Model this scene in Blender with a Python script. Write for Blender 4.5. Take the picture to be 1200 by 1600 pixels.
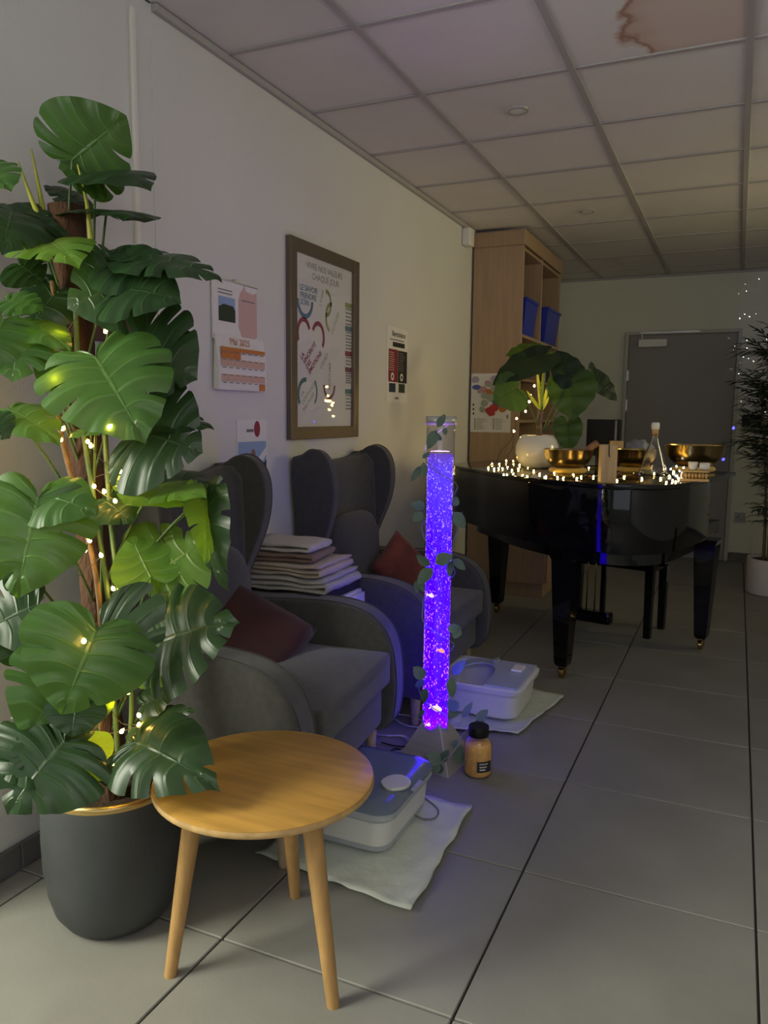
import bpy, bmesh, math, random
from mathutils import Vector, Matrix, noise
C = bpy.context.scene.collection
for o in list(bpy.data.objects): bpy.data.objects.remove(o)
PI = math.pi
rnd = random.Random(7)

# ---------------------------------------------------------------- camera
CAM_Z, F_PX = 1.29, 1214.06
YAW, PITCH, ROLL = .4236, -.1252, .0108
def cam_axes():
    cy, sy, cp, sp = math.cos(YAW), math.sin(YAW), math.cos(PITCH), math.sin(PITCH)
    f = Vector((-sy*cp, cy*cp, sp)); r = Vector((cy, sy, 0)); u = r.cross(f)
    cr, sr = math.cos(ROLL), math.sin(ROLL)
    return cr*r + sr*u, -sr*r + cr*u, f
AX, AY, AF = cam_axes()
cam = bpy.data.objects.new('camera', bpy.data.cameras.new('camera')); C.objects.link(cam)
cam.data.sensor_fit = 'AUTO'; cam.data.sensor_width = 36; cam.data.lens = F_PX*36/1600
cam.data.clip_start = .02
cam.matrix_world = Matrix(((AX.x, AY.x, -AF.x, 0), (AX.y, AY.y, -AF.y, 0), (AX.z, AY.z, -AF.z, CAM_Z), (0, 0, 0, 1)))
bpy.context.scene.camera = cam
def ray(px, py): return AX*((px-600)/F_PX) + AY*(-(py-800)/F_PX) + AF
CO = Vector((0, 0, CAM_Z))
def on(ax, v, px, py):
    """world point on the plane ax = v that the photograph shows at (px, py)"""
    d = ray(px, py); i = 'xyz'.index(ax); return CO + d*((v-CO[i])/d[i])
def dp(px, py, depth): return CO + ray(px, py)*depth

# ---------------------------------------------------------------- world, exposure, lights
sc = bpy.context.scene
sc.view_settings.view_transform = 'Standard'; sc.view_settings.look = 'None'
sc.view_settings.gamma = 1; sc.view_settings.exposure = 0.0; sc.view_settings.use_curve_mapping = False
w = bpy.data.worlds.new('world'); sc.world = w; w.use_nodes = True
w.node_tree.nodes['Background'].inputs[0].default_value = (.35, .42, .6, 1)
w.node_tree.nodes['Background'].inputs[1].default_value = .25

def area(name, loc, target, sx, sy, power, col, spread=PI):
    l = bpy.data.lights.new(name, 'AREA'); l.shape = 'RECTANGLE'; l.size = sx; l.size_y = sy
    l.energy = power; l.color = col; l.spread = spread
    o = bpy.data.objects.new(name, l); C.objects.link(o); o.location = loc
    o.rotation_euler = (Vector(target)-Vector(loc)).to_track_quat('-Z', 'Y').to_euler()
    return o
# corridor light falling in through the open doorway in the left wall, beside the camera
area('corridor_light', (-2.6, -.35, 1.9), (-1.2, 1.2, .6), .9, 1.4, 96, (.99, 1, .82))
# added soft fill from behind the camera, no window modelled as its source
area('back_fill_light', (.3, -2.3, 1.65), (-.5, 2.5, 1.5), 3.2, 1.5, 14, (.93, .96, 1))
# added fill without a fixture, aimed up to bounce off the ceiling
area('ceiling_bounce_fill', (1.1, -.9, 1.85), (1.1, -.7, 3), .35, .35, 50, (.95, .97, .95))
# added warm fill right of the frame, boosts the piano lights' glow on the wall
area('warm_wall_fill', (2.1, 5.0, 1.9), (-1.6, 4.7, 2.25), .7, .7, 7.5, (1, .86, .45), 1.8)

H = 2.576
WX = -1.778          # left wall
EY = 7.665           # end wall
RX, BY = 2.45, -2.4

# ---------------------------------------------------------------- materials
def new_mat(name):
    m = bpy.data.materials.new(name); m.use_nodes = True
    return m, m.node_tree, m.node_tree.nodes['Principled BSDF']
def N(nt, t, **k):
    n = nt.nodes.new(t)
    for a, b in k.items(): setattr(n, a, b)
    return n
def mat(name, col, rough=.6, metal=0, var=0, vscale=8, bump=0, bscale=60, emit=None, estr=0, coat=0, trans=0, ior=1.45, col2=None, stretch=None, sheen=0, alpha=1, spec=None):
    m, nt, p = new_mat(name)
    p.inputs['Base Color'].default_value = (*col, 1)
    p.inputs['Roughness'].default_value = rough; p.inputs['Metallic'].default_value = metal
    p.inputs['Coat Weight'].default_value = coat; p.inputs['Coat Roughness'].default_value = .05
    p.inputs['Transmission Weight'].default_value = trans; p.inputs['IOR'].default_value = ior
    p.inputs['Sheen Weight'].default_value = sheen; p.inputs['Alpha'].default_value = alpha
    if spec is not None: p.inputs['Specular IOR Level'].default_value = spec
    if emit: p.inputs['Emission Color'].default_value = (*emit, 1); p.inputs['Emission Strength'].default_value = estr
    if var or bump:
        tc = N(nt, 'ShaderNodeTexCoord'); mp = N(nt, 'ShaderNodeMapping')
        nt.links.new(tc.outputs['Object'], mp.inputs[0])
        if stretch: mp.inputs['Scale'].default_value = stretch
    if var:
        n = N(nt, 'ShaderNodeTexNoise'); n.inputs['Scale'].default_value = vscale; n.inputs['Detail'].default_value = 5
        nt.links.new(mp.outputs[0], n.inputs[0])
        r = N(nt, 'ShaderNodeValToRGB'); c2 = col2 or tuple(max(0, c*(1-var)) for c in col)
        r.color_ramp.elements[0].position = .32; r.color_ramp.elements[1].position = .68
        r.color_ramp.elements[0].color = (*c2, 1); r.color_ramp.elements[1].color = (*col, 1)
        nt.links.new(n.outputs[0], r.inputs[0]); nt.links.new(r.outputs[0], p.inputs['Base Color'])
    if bump:
        n = N(nt, 'ShaderNodeTexNoise'); n.inputs['Scale'].default_value = bscale; n.inputs['Detail'].default_value = 4
        nt.links.new(mp.outputs[0], n.inputs[0])
        b = N(nt, 'ShaderNodeBump'); b.inputs['Strength'].default_value = bump; b.inputs['Distance'].default_value = .01
        nt.links.new(n.outputs[0], b.inputs['Height']); nt.links.new(b.outputs[0], p.inputs['Normal'])
    return m
M_wall = mat('wall_paint', (.70, .695, .67), .8, var=.05, vscale=1.5, bump=.12, bscale=120)
M_wall_end = mat('end_wall_paint', (.74, .75, .62), .8, var=.05, vscale=1.5, bump=.1, bscale=120)
M_ceil = mat('ceiling_tile', (.74, .71, .68), .9, var=.06, vscale=3, bump=.15, bscale=220)
M_grid = mat('ceiling_grid', (.42, .40, .39), .55)
M_floor = mat('floor_tile', (.265, .258, .232), .5, var=.16, vscale=3.2, bump=.04, bscale=90, spec=.25)
M_grout = mat('grout', (.035, .033, .03), .9, var=.2)
M_base = mat('plinth_tile', (.16, .15, .15), .5, var=.2)
M_white = mat('white_plastic', (.78, .77, .74), .4)
M_whitegloss = mat('white_gloss', (.8, .78, .72), .15, coat=.5)
M_fabric = mat('armchair_fabric', (.068, .066, .062), .95, var=.25, vscale=40, bump=.35, bscale=500, sheen=.25)
M_piping = mat('armchair_piping', (.05, .048, .045), .9, var=.1, sheen=.2)
M_redcush = mat('red_cushion', (.055, .012, .009), .85, var=.4, vscale=9, bump=.3, bscale=250, sheen=.2)
M_redcush2 = mat('rust_cushion', (.24, .06, .035), .85, var=.45, vscale=9, bump=.3, bscale=250, sheen=.2)
M_legwood = mat('pale_leg_wood', (.5, .38, .24), .5, var=.2, vscale=30)
M_tablewood = mat('oak_veneer', (.50, .27, .06), .38, var=.26, vscale=5, bump=.06, bscale=80, stretch=(1, 9, 1), coat=.15)
M_tableleg = mat('oak_leg', (.52, .30, .11), .42, var=.25, vscale=12, stretch=(5, 5, 1))
M_edge = mat('oak_edge', (.62, .40, .17), .5, var=.3, vscale=30)
M_cab = mat('beech_laminate', (.44, .30, .185), .45, var=.14, vscale=6, stretch=(8, 8, .5))
M_cabdark = mat('brown_laminate', (.16, .10, .07), .55, var=.2, vscale=6)
M_blue = mat('blue_plastic', (.02, .035, .42), .35)
M_navy = mat('navy_binder', (.012, .015, .05), .5)
M_potdark = mat('charcoal_pot', (.055, .06, .062), .5, var=.25, vscale=6, bump=.1, bscale=150)
M_gold = mat('gold_rim', (.75, .52, .2), .3, metal=1, var=.2)
M_soil = mat('soil', (.05, .028, .015), .95, var=.6, vscale=40, bump=1, bscale=60)
M_pole = mat('coir_pole', (.11, .05, .025), .9, var=.65, vscale=14, bump=1, bscale=90, stretch=(1, 1, .35))
M_stem = mat('monstera_stem', (.10, .17, .05), .5, var=.4, vscale=10)
M_stembr = mat('brown_stem', (.28, .16, .07), .7, var=.5, vscale=20)
M_spike = mat('yellow_shoot', (.50, .50, .07), .5, var=.35, vscale=8)
M_piano = mat('black_lacquer', (.003, .003, .004), .06)
M_pianolid = mat('black_lacquer_lid', (.006, .006, .006), .10)
M_black = mat('black_plastic', (.007, .007, .008), .5, spec=.3)
M_blackcloth = mat('black_cloth', (.02, .02, .026), .9, bump=.3, bscale=200)
M_brass = mat('brass', (.62, .42, .14), .25, metal=1, var=.3, vscale=12)
M_bowl = mat('bronze_bowl', (.62, .45, .19), .27, metal=1, var=.45, vscale=5, bump=.25, bscale=14, stretch=(3, 3, .3))
M_bowlin = mat('bronze_bowl_grey', (.45, .34, .2), .3, metal=1, var=.45, vscale=5, bump=.25, bscale=14, stretch=(3, 3, .3))
M_ring = mat('gold_cushion', (.5, .33, .06), .7, sheen=.3)
M_block = mat('pine_block', (.72, .48, .2), .5, var=.25, vscale=8, stretch=(6, 6, .7))
M_steel = mat('brushed_steel', (.42, .40, .37), .42, metal=.35, var=.12, vscale=30, stretch=(.3, 1, 8))
M_petal = mat('pink_petal', (.6, .25, .2), .7, var=.3)
M_trunk = mat('dracaena_trunk', (.3, .2, .12), .85, var=.5, vscale=25, bump=.6, bscale=60)
M_cane = mat('bamboo_cane', (.22, .17, .07), .55, var=.4, vscale=10, stretch=(1, 1, 6))
M_bleaf = mat('bamboo_leaf', (.035, .06, .028), .6, var=.3)
M_bleafl = mat('bamboo_leaf_pale', (.10, .12, .08), .6, var=.3)
M_rock = mat('white_planter', (.68, .66, .6), .45, var=.05)
M_ceramic = mat('white_ceramic', (.82, .80, .74), .12, coat=.6)
M_door = mat('grey_door', (.30, .285, .27), .5, var=.06, vscale=2)
M_frame = mat('door_frame_paint', (.50, .50, .44), .6)
M_alu = mat('aluminium', (.62, .62, .60), .35, metal=.6)
M_pad = mat('white_underpad', (.66, .70, .62), .75, var=.12, vscale=10, bump=.5, bscale=25)
M_padq = mat('quilted_underpad', (.72, .71, .66), .9, var=.1, bump=.6, bscale=50)
M_bath = mat('white_bath_plastic', (.68, .68, .64), .35)
M_bathgrey = mat('grey_bath_plastic', (.38, .41, .44), .35)
M_bathlid = mat('smoky_blue_lid', (.16, .20, .27), .22, coat=.4)
M_bathblue = mat('pale_blue_splash_guard', (.42, .47, .58), .3)
M_cable = mat('white_cable', (.6, .6, .58), .5)
M_cablegrey = mat('grey_cable', (.2, .2, .19), .5)
M_orange = mat('orange_bath_salts', (.95, .52, .14), .6, var=.2, vscale=40, bump=.4, bscale=140)
M_label = mat('black_label', (.02, .02, .03), .5)
M_ink = mat('white_ink', (.7, .68, .62), .6)
M_crumple = mat('grey_crumpled_fabric', (.30, .33, .40), .7, var=.5, vscale=18, bump=.8, bscale=30)
M_towels = {k: mat('towel_'+k, c, .95, var=.12, vscale=40, bump=.6, bscale=350, sheen=.3) for k, c in
            dict(white=(.62, .58, .53), cream=(.56, .47, .38), brown=(.25, .15, .11), lilac=(.62, .56, .54), lower=(.50, .48, .45)).items()}
M_glass = mat('clear_glass', (1, 1, 1), .02, trans=1, ior=1.45)
M_wire = mat('lamp_wire', (.09, .08, .05), .5)
M_wired = mat('dark_lamp_wire', (.02, .016, .012), .5)
M_bulbp = mat('warm_led_strong', (1, .8, .5), .4, emit=(1, .66, .16), estr=90)
M_bulb = mat('warm_led', (1, .8, .5), .4, emit=(1, .56, .10), estr=75)
M_bulbcool = mat('cool_led', (.8, .9, 1), .4, emit=(.55, .70, 1), estr=20)
M_bulbblue = mat('blue_led', (.1, .1, 1), .4, emit=(.05, .05, 1), estr=5)
M_vine = mat('eucalyptus_leaf', (.13, .20, .15), .5, var=.3, vscale=20)
M_vinest = mat('vine_stem', (.25, .28, .2), .6)
M_green2 = mat('light_green_print', (.36, .38, .16), .7)
M_paper = mat('paper', (.76, .75, .73), .7)
M_print = {k: mat('print_'+k, c, .7) for k, c in dict(blue=(.09, .20, .32), olive=(.33, .36, .14), red=(.28, .03, .06), teal=(.10, .20, .20), grey=(.18, .18, .18),
           plum=(.18, .05, .09), black=(.02, .02, .02), orange=(.55, .20, .05), peach=(.62, .42, .33), sky=(.28, .40, .60), tan=(.25, .13, .08), pinkish=(.62, .42, .38),
           maroon=(.2, .02, .03), navy=(.02, .03, .07), mapred=(.45, .05, .05), mapblue=(.08, .12, .4), mapgrey=(.35, .40, .32), mapor=(.5, .16, .05), maplil=(.42, .36, .48), pinkmap=(.5, .3, .35),
           darkgreen=(.03, .05, .03), skin=(.3, .14, .09)).items()}

def facing_fresnel(nt, f0):
    # Schlick reflectance, the same from both sides of a thin pane
    lw = N(nt, 'ShaderNodeLayerWeight'); lw.inputs['Blend'].default_value = .5
    pw = N(nt, 'ShaderNodeMath', operation='POWER'); nt.links.new(lw.outputs['Facing'], pw.inputs[0]); pw.inputs[1].default_value = 5
    ma = N(nt, 'ShaderNodeMath', operation='MULTIPLY_ADD'); nt.links.new(pw.outputs[0], ma.inputs[0]); ma.inputs[1].default_value = 1-f0; ma.inputs[2].default_value = f0
    return ma
def glass_pane_mat():
    m = bpy.data.materials.new('picture_glass'); m.use_nodes = True; nt = m.node_tree; nt.nodes.clear()
    o = N(nt, 'ShaderNodeOutputMaterial'); t = N(nt, 'ShaderNodeBsdfTransparent'); g = N(nt, 'ShaderNodeBsdfGlossy'); g.inputs['Roughness'].default_value = .03
    f = facing_fresnel(nt, .05); mx = N(nt, 'ShaderNodeMixShader')
    nt.links.new(f.outputs[0], mx.inputs[0]); nt.links.new(t.outputs[0], mx.inputs[1]); nt.links.new(g.outputs[0], mx.inputs[2]); nt.links.new(mx.outputs[0], o.inputs[0])
    return m
M_pane = glass_pane_mat()

def water_mat():
    # lit water of the bubble lamp: it gives off violet light, pinker near the lamp in the foot
    m = bpy.data.materials.new('lit_violet_water'); m.use_nodes = True; nt = m.node_tree; nt.nodes.clear()
    o = N(nt, 'ShaderNodeOutputMaterial'); t = N(nt, 'ShaderNodeBsdfTransparent'); t.inputs[0].default_value = (.7, .6, 1, 1)
    e = N(nt, 'ShaderNodeEmission'); tc = N(nt, 'ShaderNodeTexCoord'); sp = N(nt, 'ShaderNodeSeparateXYZ'); nt.links.new(tc.outputs['Object'], sp.inputs[0])
    r = N(nt, 'ShaderNodeValToRGB'); mr = N(nt, 'ShaderNodeMapRange'); mr.inputs['From Min'].default_value = .1; mr.inputs['From Max'].default_value = 1.15
    nt.links.new(sp.outputs[2], mr.inputs[0]); nt.links.new(mr.outputs[0], r.inputs[0])
    r.color_ramp.elements[0].color = (.06, .0, 1, 1); r.color_ramp.elements[1].color = (.022, .009, .09, 1)
    k = r.color_ramp.elements.new(.72); k.color = (.012, .0, .5, 1)
    k2 = r.color_ramp.elements.new(.12); k2.color = (.014, .0, 1, 1)
    e.inputs[1].default_value = 9
    nt.links.new(r.outputs[0], e.inputs[0])
    r2 = N(nt, 'ShaderNodeMapRange'); r2.inputs['From Min'].default_value = .55; r2.inputs['From Max'].default_value = 1.1; r2.inputs['To Min'].default_value = .96; r2.inputs['To Max'].default_value = .45
    nt.links.new(sp.outputs[2], r2.inputs[0])
    mx = N(nt, 'ShaderNodeMixShader'); nt.links.new(r2.outputs[0], mx.inputs[0]); nt.links.new(t.outputs[0], mx.inputs[1]); nt.links.new(e.outputs[0], mx.inputs[2]); nt.links.new(mx.outputs[0], o.inputs[0])
    return m
def acrylic_mat():
    m = bpy.data.materials.new('clear_acrylic'); m.use_nodes = True; nt = m.node_tree; nt.nodes.clear()
    o = N(nt, 'ShaderNodeOutputMaterial'); t = N(nt, 'ShaderNodeBsdfTransparent'); t.inputs[0].default_value = (.93, .93, .96, 1)
    g = N(nt, 'ShaderNodeBsdfGlossy'); g.inputs['Roughness'].default_value = .04
    f = facing_fresnel(nt, .04); mx = N(nt, 'ShaderNodeMixShader')
    nt.links.new(f.outputs[0], mx.inputs[0]); nt.links.new(t.outputs[0], mx.inputs[1]); nt.links.new(g.outputs[0], mx.inputs[2]); nt.links.new(mx.outputs[0], o.inputs[0])
    return m
def bubble_mat():
    m = bpy.data.materials.new('lit_bubble'); m.use_nodes = True; nt = m.node_tree; nt.nodes.clear()
    o = N(nt, 'ShaderNodeOutputMaterial'); e = N(nt, 'ShaderNodeEmission'); tc = N(nt, 'ShaderNodeTexCoord'); sp = N(nt, 'ShaderNodeSeparateXYZ')
    nt.links.new(tc.outputs['Object'], sp.inputs[0])
    mr = N(nt, 'ShaderNodeMapRange'); mr.inputs['From Min'].default_value = .1; mr.inputs['From Max'].default_value = 1.15
    nt.links.new(sp.outputs[2], mr.inputs[0]); r = N(nt, 'ShaderNodeValToRGB'); nt.links.new(mr.outputs[0], r.inputs[0])
    r.color_ramp.elements[0].color = (1, .16, .75, 1); r.color_ramp.elements[1].color = (.42, .36, .95, 1)
    k = r.color_ramp.elements.new(.45); k.color = (.75, .22, .9, 1)
    e.inputs[1].default_value = 2.0
    nt.links.new(r.outputs[0], e.inputs[0]); nt.links.new(e.outputs[0], o.inputs[0]); return m
M_water, M_acrylic, M_bubble = water_mat(), acrylic_mat(), bubble_mat()
M_fish = mat('pale_plastic_fish', (.9, .7, .6), .4, emit=(1, .6, .65), estr=1.1)
M_fisho = mat('orange_plastic_fish', (.9, .4, .2), .4, emit=(1, .32, .2), estr=.8)

def leaf_mat(name, top, under, vein, rough=.33, trans=.35):
    """UV.x = position across a lobe, UV.y = distance from the midrib; veins are printed from these"""
    m, nt, p = new_mat(name)
    uv = N(nt, 'ShaderNodeUVMap'); sp = N(nt, 'ShaderNodeSeparateXYZ'); nt.links.new(uv.outputs[0], sp.inputs[0])
    def math_(op, a, b=None, c=None):
        n = N(nt, 'ShaderNodeMath', operation=op)
        for i, v in enumerate((a, b, c)):
            if v is None: continue
            if isinstance(v, (int, float)): n.inputs[i].default_value = v
            else: nt.links.new(v, n.inputs[i])
        return n.outputs[0]
    d = math_('ABSOLUTE', math_('SUBTRACT', sp.outputs[0], .5))
    v1 = math_('SUBTRACT', 1, math_('MULTIPLY', d, 11)); v1 = math_('MULTIPLY', math_('MAXIMUM', v1, 0), math_('SUBTRACT', 1, math_('MULTIPLY', sp.outputs[1], .8)))
    v2 = math_('MAXIMUM', math_('SUBTRACT', 1, math_('MULTIPLY', sp.outputs[1], 24)), 0)
    v = math_('MAXIMUM', v1, v2)
    tc = N(nt, 'ShaderNodeTexCoord'); n = N(nt, 'ShaderNodeTexNoise'); n.inputs['Scale'].default_value = 14; nt.links.new(tc.outputs['Object'], n.inputs[0])
    mx = N(nt, 'ShaderNodeMix', data_type='RGBA'); nt.links.new(n.outputs[0], mx.inputs[0]); mx.inputs[6].default_value = (*[c*.6 for c in top], 1); mx.inputs[7].default_value = (*[min(1, c*1.35) for c in top], 1)
    mv = N(nt, 'ShaderNodeMix', data_type='RGBA'); nt.links.new(math_('MULTIPLY', v, .75), mv.inputs[0]); nt.links.new(mx.outputs[2], mv.inputs[6]); mv.inputs[7].default_value = (*vein, 1)
    g = N(nt, 'ShaderNodeNewGeometry'); mb = N(nt, 'ShaderNodeMix', data_type='RGBA'); nt.links.new(g.outputs['Backfacing'], mb.inputs[0])
    nt.links.new(mv.outputs[2], mb.inputs[6]); mb.inputs[7].default_value = (*under, 1)
    nt.links.new(mb.outputs[2], p.inputs['Base Color']); p.inputs['Roughness'].default_value = rough
    b = N(nt, 'ShaderNodeBump'); b.inputs['Strength'].default_value = .5; b.inputs['Distance'].default_value = .004; nt.links.new(v, b.inputs['Height']); nt.links.new(b.outputs[0], p.inputs['Normal'])
    tr = N(nt, 'ShaderNodeBsdfTranslucent'); tr.inputs[0].default_value = (min(1, top[0]*2.6), min(1, top[1]*2.2), top[2]*.5, 1)
    ms = N(nt, 'ShaderNodeMixShader'); ms.inputs[0].default_value = trans
    out = nt.nodes['Material Output']; nt.links.new(p.outputs[0], ms.inputs[1]); nt.links.new(tr.outputs[0], ms.inputs[2]); nt.links.new(ms.outputs[0], out.inputs[0])
    return m
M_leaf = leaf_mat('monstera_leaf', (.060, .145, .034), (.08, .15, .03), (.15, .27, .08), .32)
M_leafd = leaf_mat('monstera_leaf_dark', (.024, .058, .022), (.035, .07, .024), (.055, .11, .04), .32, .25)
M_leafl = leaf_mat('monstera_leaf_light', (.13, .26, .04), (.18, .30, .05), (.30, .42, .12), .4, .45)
M_aloc = leaf_mat('alocasia_leaf', (.045, .11, .02), (.05, .11, .02), (.012, .03, .01), .45, .35)
M_alocd = leaf_mat('alocasia_leaf_dark', (.014, .035, .018), (.02, .045, .02), (.008, .016, .01), .5, .2)
M_stripe = leaf_mat('striped_leaf', (.34, .46, .14), (.34, .44, .14), (.16, .30, .06), .5, .4)

# ---------------------------------------------------------------- mesh helpers
def mesh_obj(name, bm, m, parent=None, smooth=False, label=None):
    me = bpy.data.meshes.new(name); bmesh.ops.recalc_face_normals(bm, faces=bm.faces) if not smooth == 'leaf' else None
    bm.to_mesh(me); bm.free()
    if m: me.materials.append(m)
    if smooth: me.polygons.foreach_set('use_smooth', [True]*len(me.polygons))
    o = bpy.data.objects.new(name, me); C.objects.link(o)
    if parent: o.parent = parent; o.matrix_parent_inverse = Matrix()
    if label: o['label'] = label
    return o
def smooth_angle(o, ang=35):
    me = o.data; me.polygons.foreach_set('use_smooth', [True]*len(me.polygons))
    try: me.set_sharp_from_angle(angle=math.radians(ang))
    except Exception: pass
    return o
def thing(name, label, cat, loc=(0, 0, 0), rotz=0, group=None):
    o = bpy.data.objects.new(name, None); C.objects.link(o); o.empty_display_size = .05
    o.location = loc; o.rotation_euler = (0, 0, rotz); o['label'] = label; o['category'] = cat
    if group: o['group'] = group
    return o
def tag(o, label, cat, group=None):
    o['label'] = label; o['category'] = cat
    if group: o['group'] = group
    return o
def struct(o): o['kind'] = 'structure'; return o
def copy_tree(o, parent=None):
    c = o.copy(); C.objects.link(c); c.parent = parent
    for ch in list(o.children): copy_tree(ch, c)
    return c
def box(bm, x0, x1, y0, y1, z0, z1, mx=None):
    g = bmesh.ops.create_cube(bm, size=1)['verts']
    for v in g:
        v.co = Vector((x0+(v.co.x+.5)*(x1-x0), y0+(v.co.y+.5)*(y1-y0), z0+(v.co.z+.5)*(z1-z0)))
        if mx: v.co = mx @ v.co
    return g
def bev(bm, w, seg=2, ang=.5):
    es = [e for e in bm.edges if len(e.link_faces) == 2 and e.calc_face_angle(0) > ang]
    if es: bmesh.ops.bevel(bm, geom=es, offset=w, segments=seg, affect='EDGES', profile=.6, clamp_overlap=True)
    return bm
def bbox(*a, b=0, seg=2):
    bm = bmesh.new(); box(bm, *a)
    if b: bev(bm, b, seg)
    return bm
def prism(pts, a0, a1, axis='y'):
    """extrude polygon pts along axis"""
    bm = bmesh.new()
    def P(p, a): return {'y': (p[0], a, p[1]), 'z': (p[0], p[1], a), 'x': (a, p[0], p[1])}[axis]
    lo = [bm.verts.new(P(p, a0)) for p in pts]; hi = [bm.verts.new(P(p, a1)) for p in pts]
    bm.faces.new(lo[::-1]); bm.faces.new(hi)
    for i in range(len(pts)):
        j = (i+1) % len(pts); bm.faces.new((lo[i], lo[j], hi[j], hi[i]))
    bmesh.ops.recalc_face_normals(bm, faces=bm.faces)
    return bm
def lathe(prof, n=32, cx=0, cy=0, cap=True, bm=None, sq=None):
    bm = bm or bmesh.new(); rings = []
    for r, z in prof:
        if r < 1e-5: rings.append([bm.verts.new((cx, cy, z))])
        else: rings.append([bm.verts.new((cx+r*math.cos(2*PI*i/n), cy+r*math.sin(2*PI*i/n), z)) for i in range(n)])
    for a, b in zip(rings, rings[1:]):
        for i in range(n):
            j = (i+1) % n
            if len(a) == 1 and len(b) == 1: continue
            if len(a) == 1: bm.faces.new((a[0], b[j], b[i]))
            elif len(b) == 1: bm.faces.new((a[i], a[j], b[0]))
            else: bm.faces.new((a[i], a[j], b[j], b[i]))
    if cap:
        if len(rings[0]) > 1: bm.faces.new(rings[0][::-1])
        if len(rings[-1]) > 1: bm.faces.new(rings[-1])
    return bm
def catmull(pts, k=6, closed=False):
    P = [Vector(p) for p in pts]; out = []; n = len(P)
    for i in range(n if closed else n-1):
        if closed: p0, p1, p2, p3 = P[(i-1) % n], P[i], P[(i+1) % n], P[(i+2) % n]
        else: p0, p1, p2, p3 = P[max(i-1, 0)], P[i], P[i+1], P[min(i+2, n-1)]
        for j in range(k):
            t = j/k
            out.append(.5*((2*p1)+(p2-p0)*t+(2*p0-5*p1+4*p2-p3)*t*t+(3*p1-p0-3*p2+p3)*t**3))
    if not closed: out.append(P[-1].copy())
    return out
def tube(bm, pts, r, n=6, k=5, taper=None, smooth=True):
    P = catmull(pts, k) if smooth and len(pts) > 2 else [Vector(p) for p in pts]
    m = len(P); rings = []; up = Vector((0, 0, 1)); prev = None
    for i, p in enumerate(P):
        d = (P[min(i+1, m-1)]-P[max(i-1, 0)]).normalized()
        a = prev if prev else (Vector((1, 0, 0)) if abs(d.z) > .9 else up)
        s = d.cross(a).normalized() if abs(d.dot(a)) < .999 else d.orthogonal().normalized(); t = s.cross(d).normalized(); prev = t
        rr = r if taper is None else r+(taper-r)*i/(m-1)
        rings.append([bm.verts.new(p+(s*math.cos(2*PI*j/n)+t*math.sin(2*PI*j/n))*rr) for j in range(n)])
    for a, b in zip(rings, rings[1:]):
        for j in range(n): bm.faces.new((a[j], a[(j+1) % n], b[(j+1) % n], b[j]))
    bm.faces.new(rings[0][::-1]); bm.faces.new(rings[-1])
    return bm
def tube_obj(name, pts, r, m, parent=None, n=6, k=5, taper=None):
    bm = bmesh.new(); tube(bm, pts, r, n, k, taper); return mesh_obj(name, bm, m, parent, True)
def blob(bm, c, r, sub=2, s=(1, 1, 1)):
    g = bmesh.ops.create_icosphere(bm, subdivisions=sub, radius=r)['verts']
    for v in g: v.co = Vector((v.co.x*s[0], v.co.y*s[1], v.co.z*s[2]))+Vector(c)
    return g
def pillow_bm(w, h, t, n=12):
    bm = bmesh.new(); g = {}
    for s in (1, -1):
        for i in range(n+1):
            for j in range(n+1):
                u, v = 2*i/n-1, 2*j/n-1
                e = max(0, (1-u**4)*(1-v**4))**.45; pin = 1-.07*(1-abs(u*v))*0-.06*(1-(abs(u)*abs(v))**.7)*max(abs(u), abs(v))**6
                k = (i, j, s if e > 0 else 0)
                if k not in g: g[k] = bm.verts.new((u*w/2*pin, v*h/2*pin, s*t/2*e*(1+.06*math.sin(5*u+3*v))))
        for i in range(n):
            for j in range(n):
                q = []
                for a, b in ((i, j), (i+1, j), (i+1, j+1), (i, j+1)):
                    e = (a in (0, n)) or (b in (0, n)); q.append(g.get((a, b, 0)) if e else g[(a, b, s)])
                bm.faces.new(q if s > 0 else q[::-1])
    return bm
def basis(loc, X, Y, Z):
    return Matrix(((X[0], Y[0], Z[0], loc[0]), (X[1], Y[1], Z[1], loc[1]), (X[2], Y[2], Z[2], loc[2]), (0, 0, 0, 1)))

# flat print on a wall facing +x ('x') or facing -y ('y')
def face_mx(kind, loc, rot=0):
    B = basis(loc, (0, 1, 0), (0, 0, 1), (1, 0, 0)) if kind == 'x' else basis(loc, (1, 0, 0), (0, 0, 1), (0, -1, 0))
    return B @ Matrix.Rotation(rot, 4, 'Z')
def text(s, size, m, parent, mx, name='lettering', align='LEFT', sx=1, bold=0):
    cu = bpy.data.curves.new('t', 'FONT'); cu.body = s; cu.size = size; cu.align_x = align; cu.align_y = 'CENTER'; cu.offset = bold; cu.resolution_u = 3
    t = bpy.data.objects.new('t', cu); C.objects.link(t)
    bpy.context.view_layer.update()
    me = bpy.data.meshes.new_from_object(t.evaluated_get(bpy.context.evaluated_depsgraph_get())); bpy.data.objects.remove(t)
    me.materials.clear(); me.materials.append(m); me.transform(Matrix.Diagonal((sx, 1, 1, 1)))
    o = bpy.data.objects.new(name, me); C.objects.link(o)
    o.parent = parent; o.matrix_basis = parent.matrix_basis.inverted() @ mx if parent else mx
    return o
def flat(pts, m, parent, mx, name='print', th=.0004):
    bm = prism([(p[0], p[1]) for p in pts], 0, th, 'z')
    o = mesh_obj(name, bm, m, parent); o.matrix_basis = parent.matrix_basis.inverted() @ mx if parent else mx
    return o
def arc_pts(r, w, a0, a1, n=20, sy=1):
    o = [(r*math.cos(a0+(a1-a0)*i/n), sy*r*math.sin(a0+(a1-a0)*i/n)) for i in range(n+1)]
    return o+[((r-w)*math.cos(a0+(a1-a0)*i/n), sy*(r-w)*math.sin(a0+(a1-a0)*i/n)) for i in range(n, -1, -1)]

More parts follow.
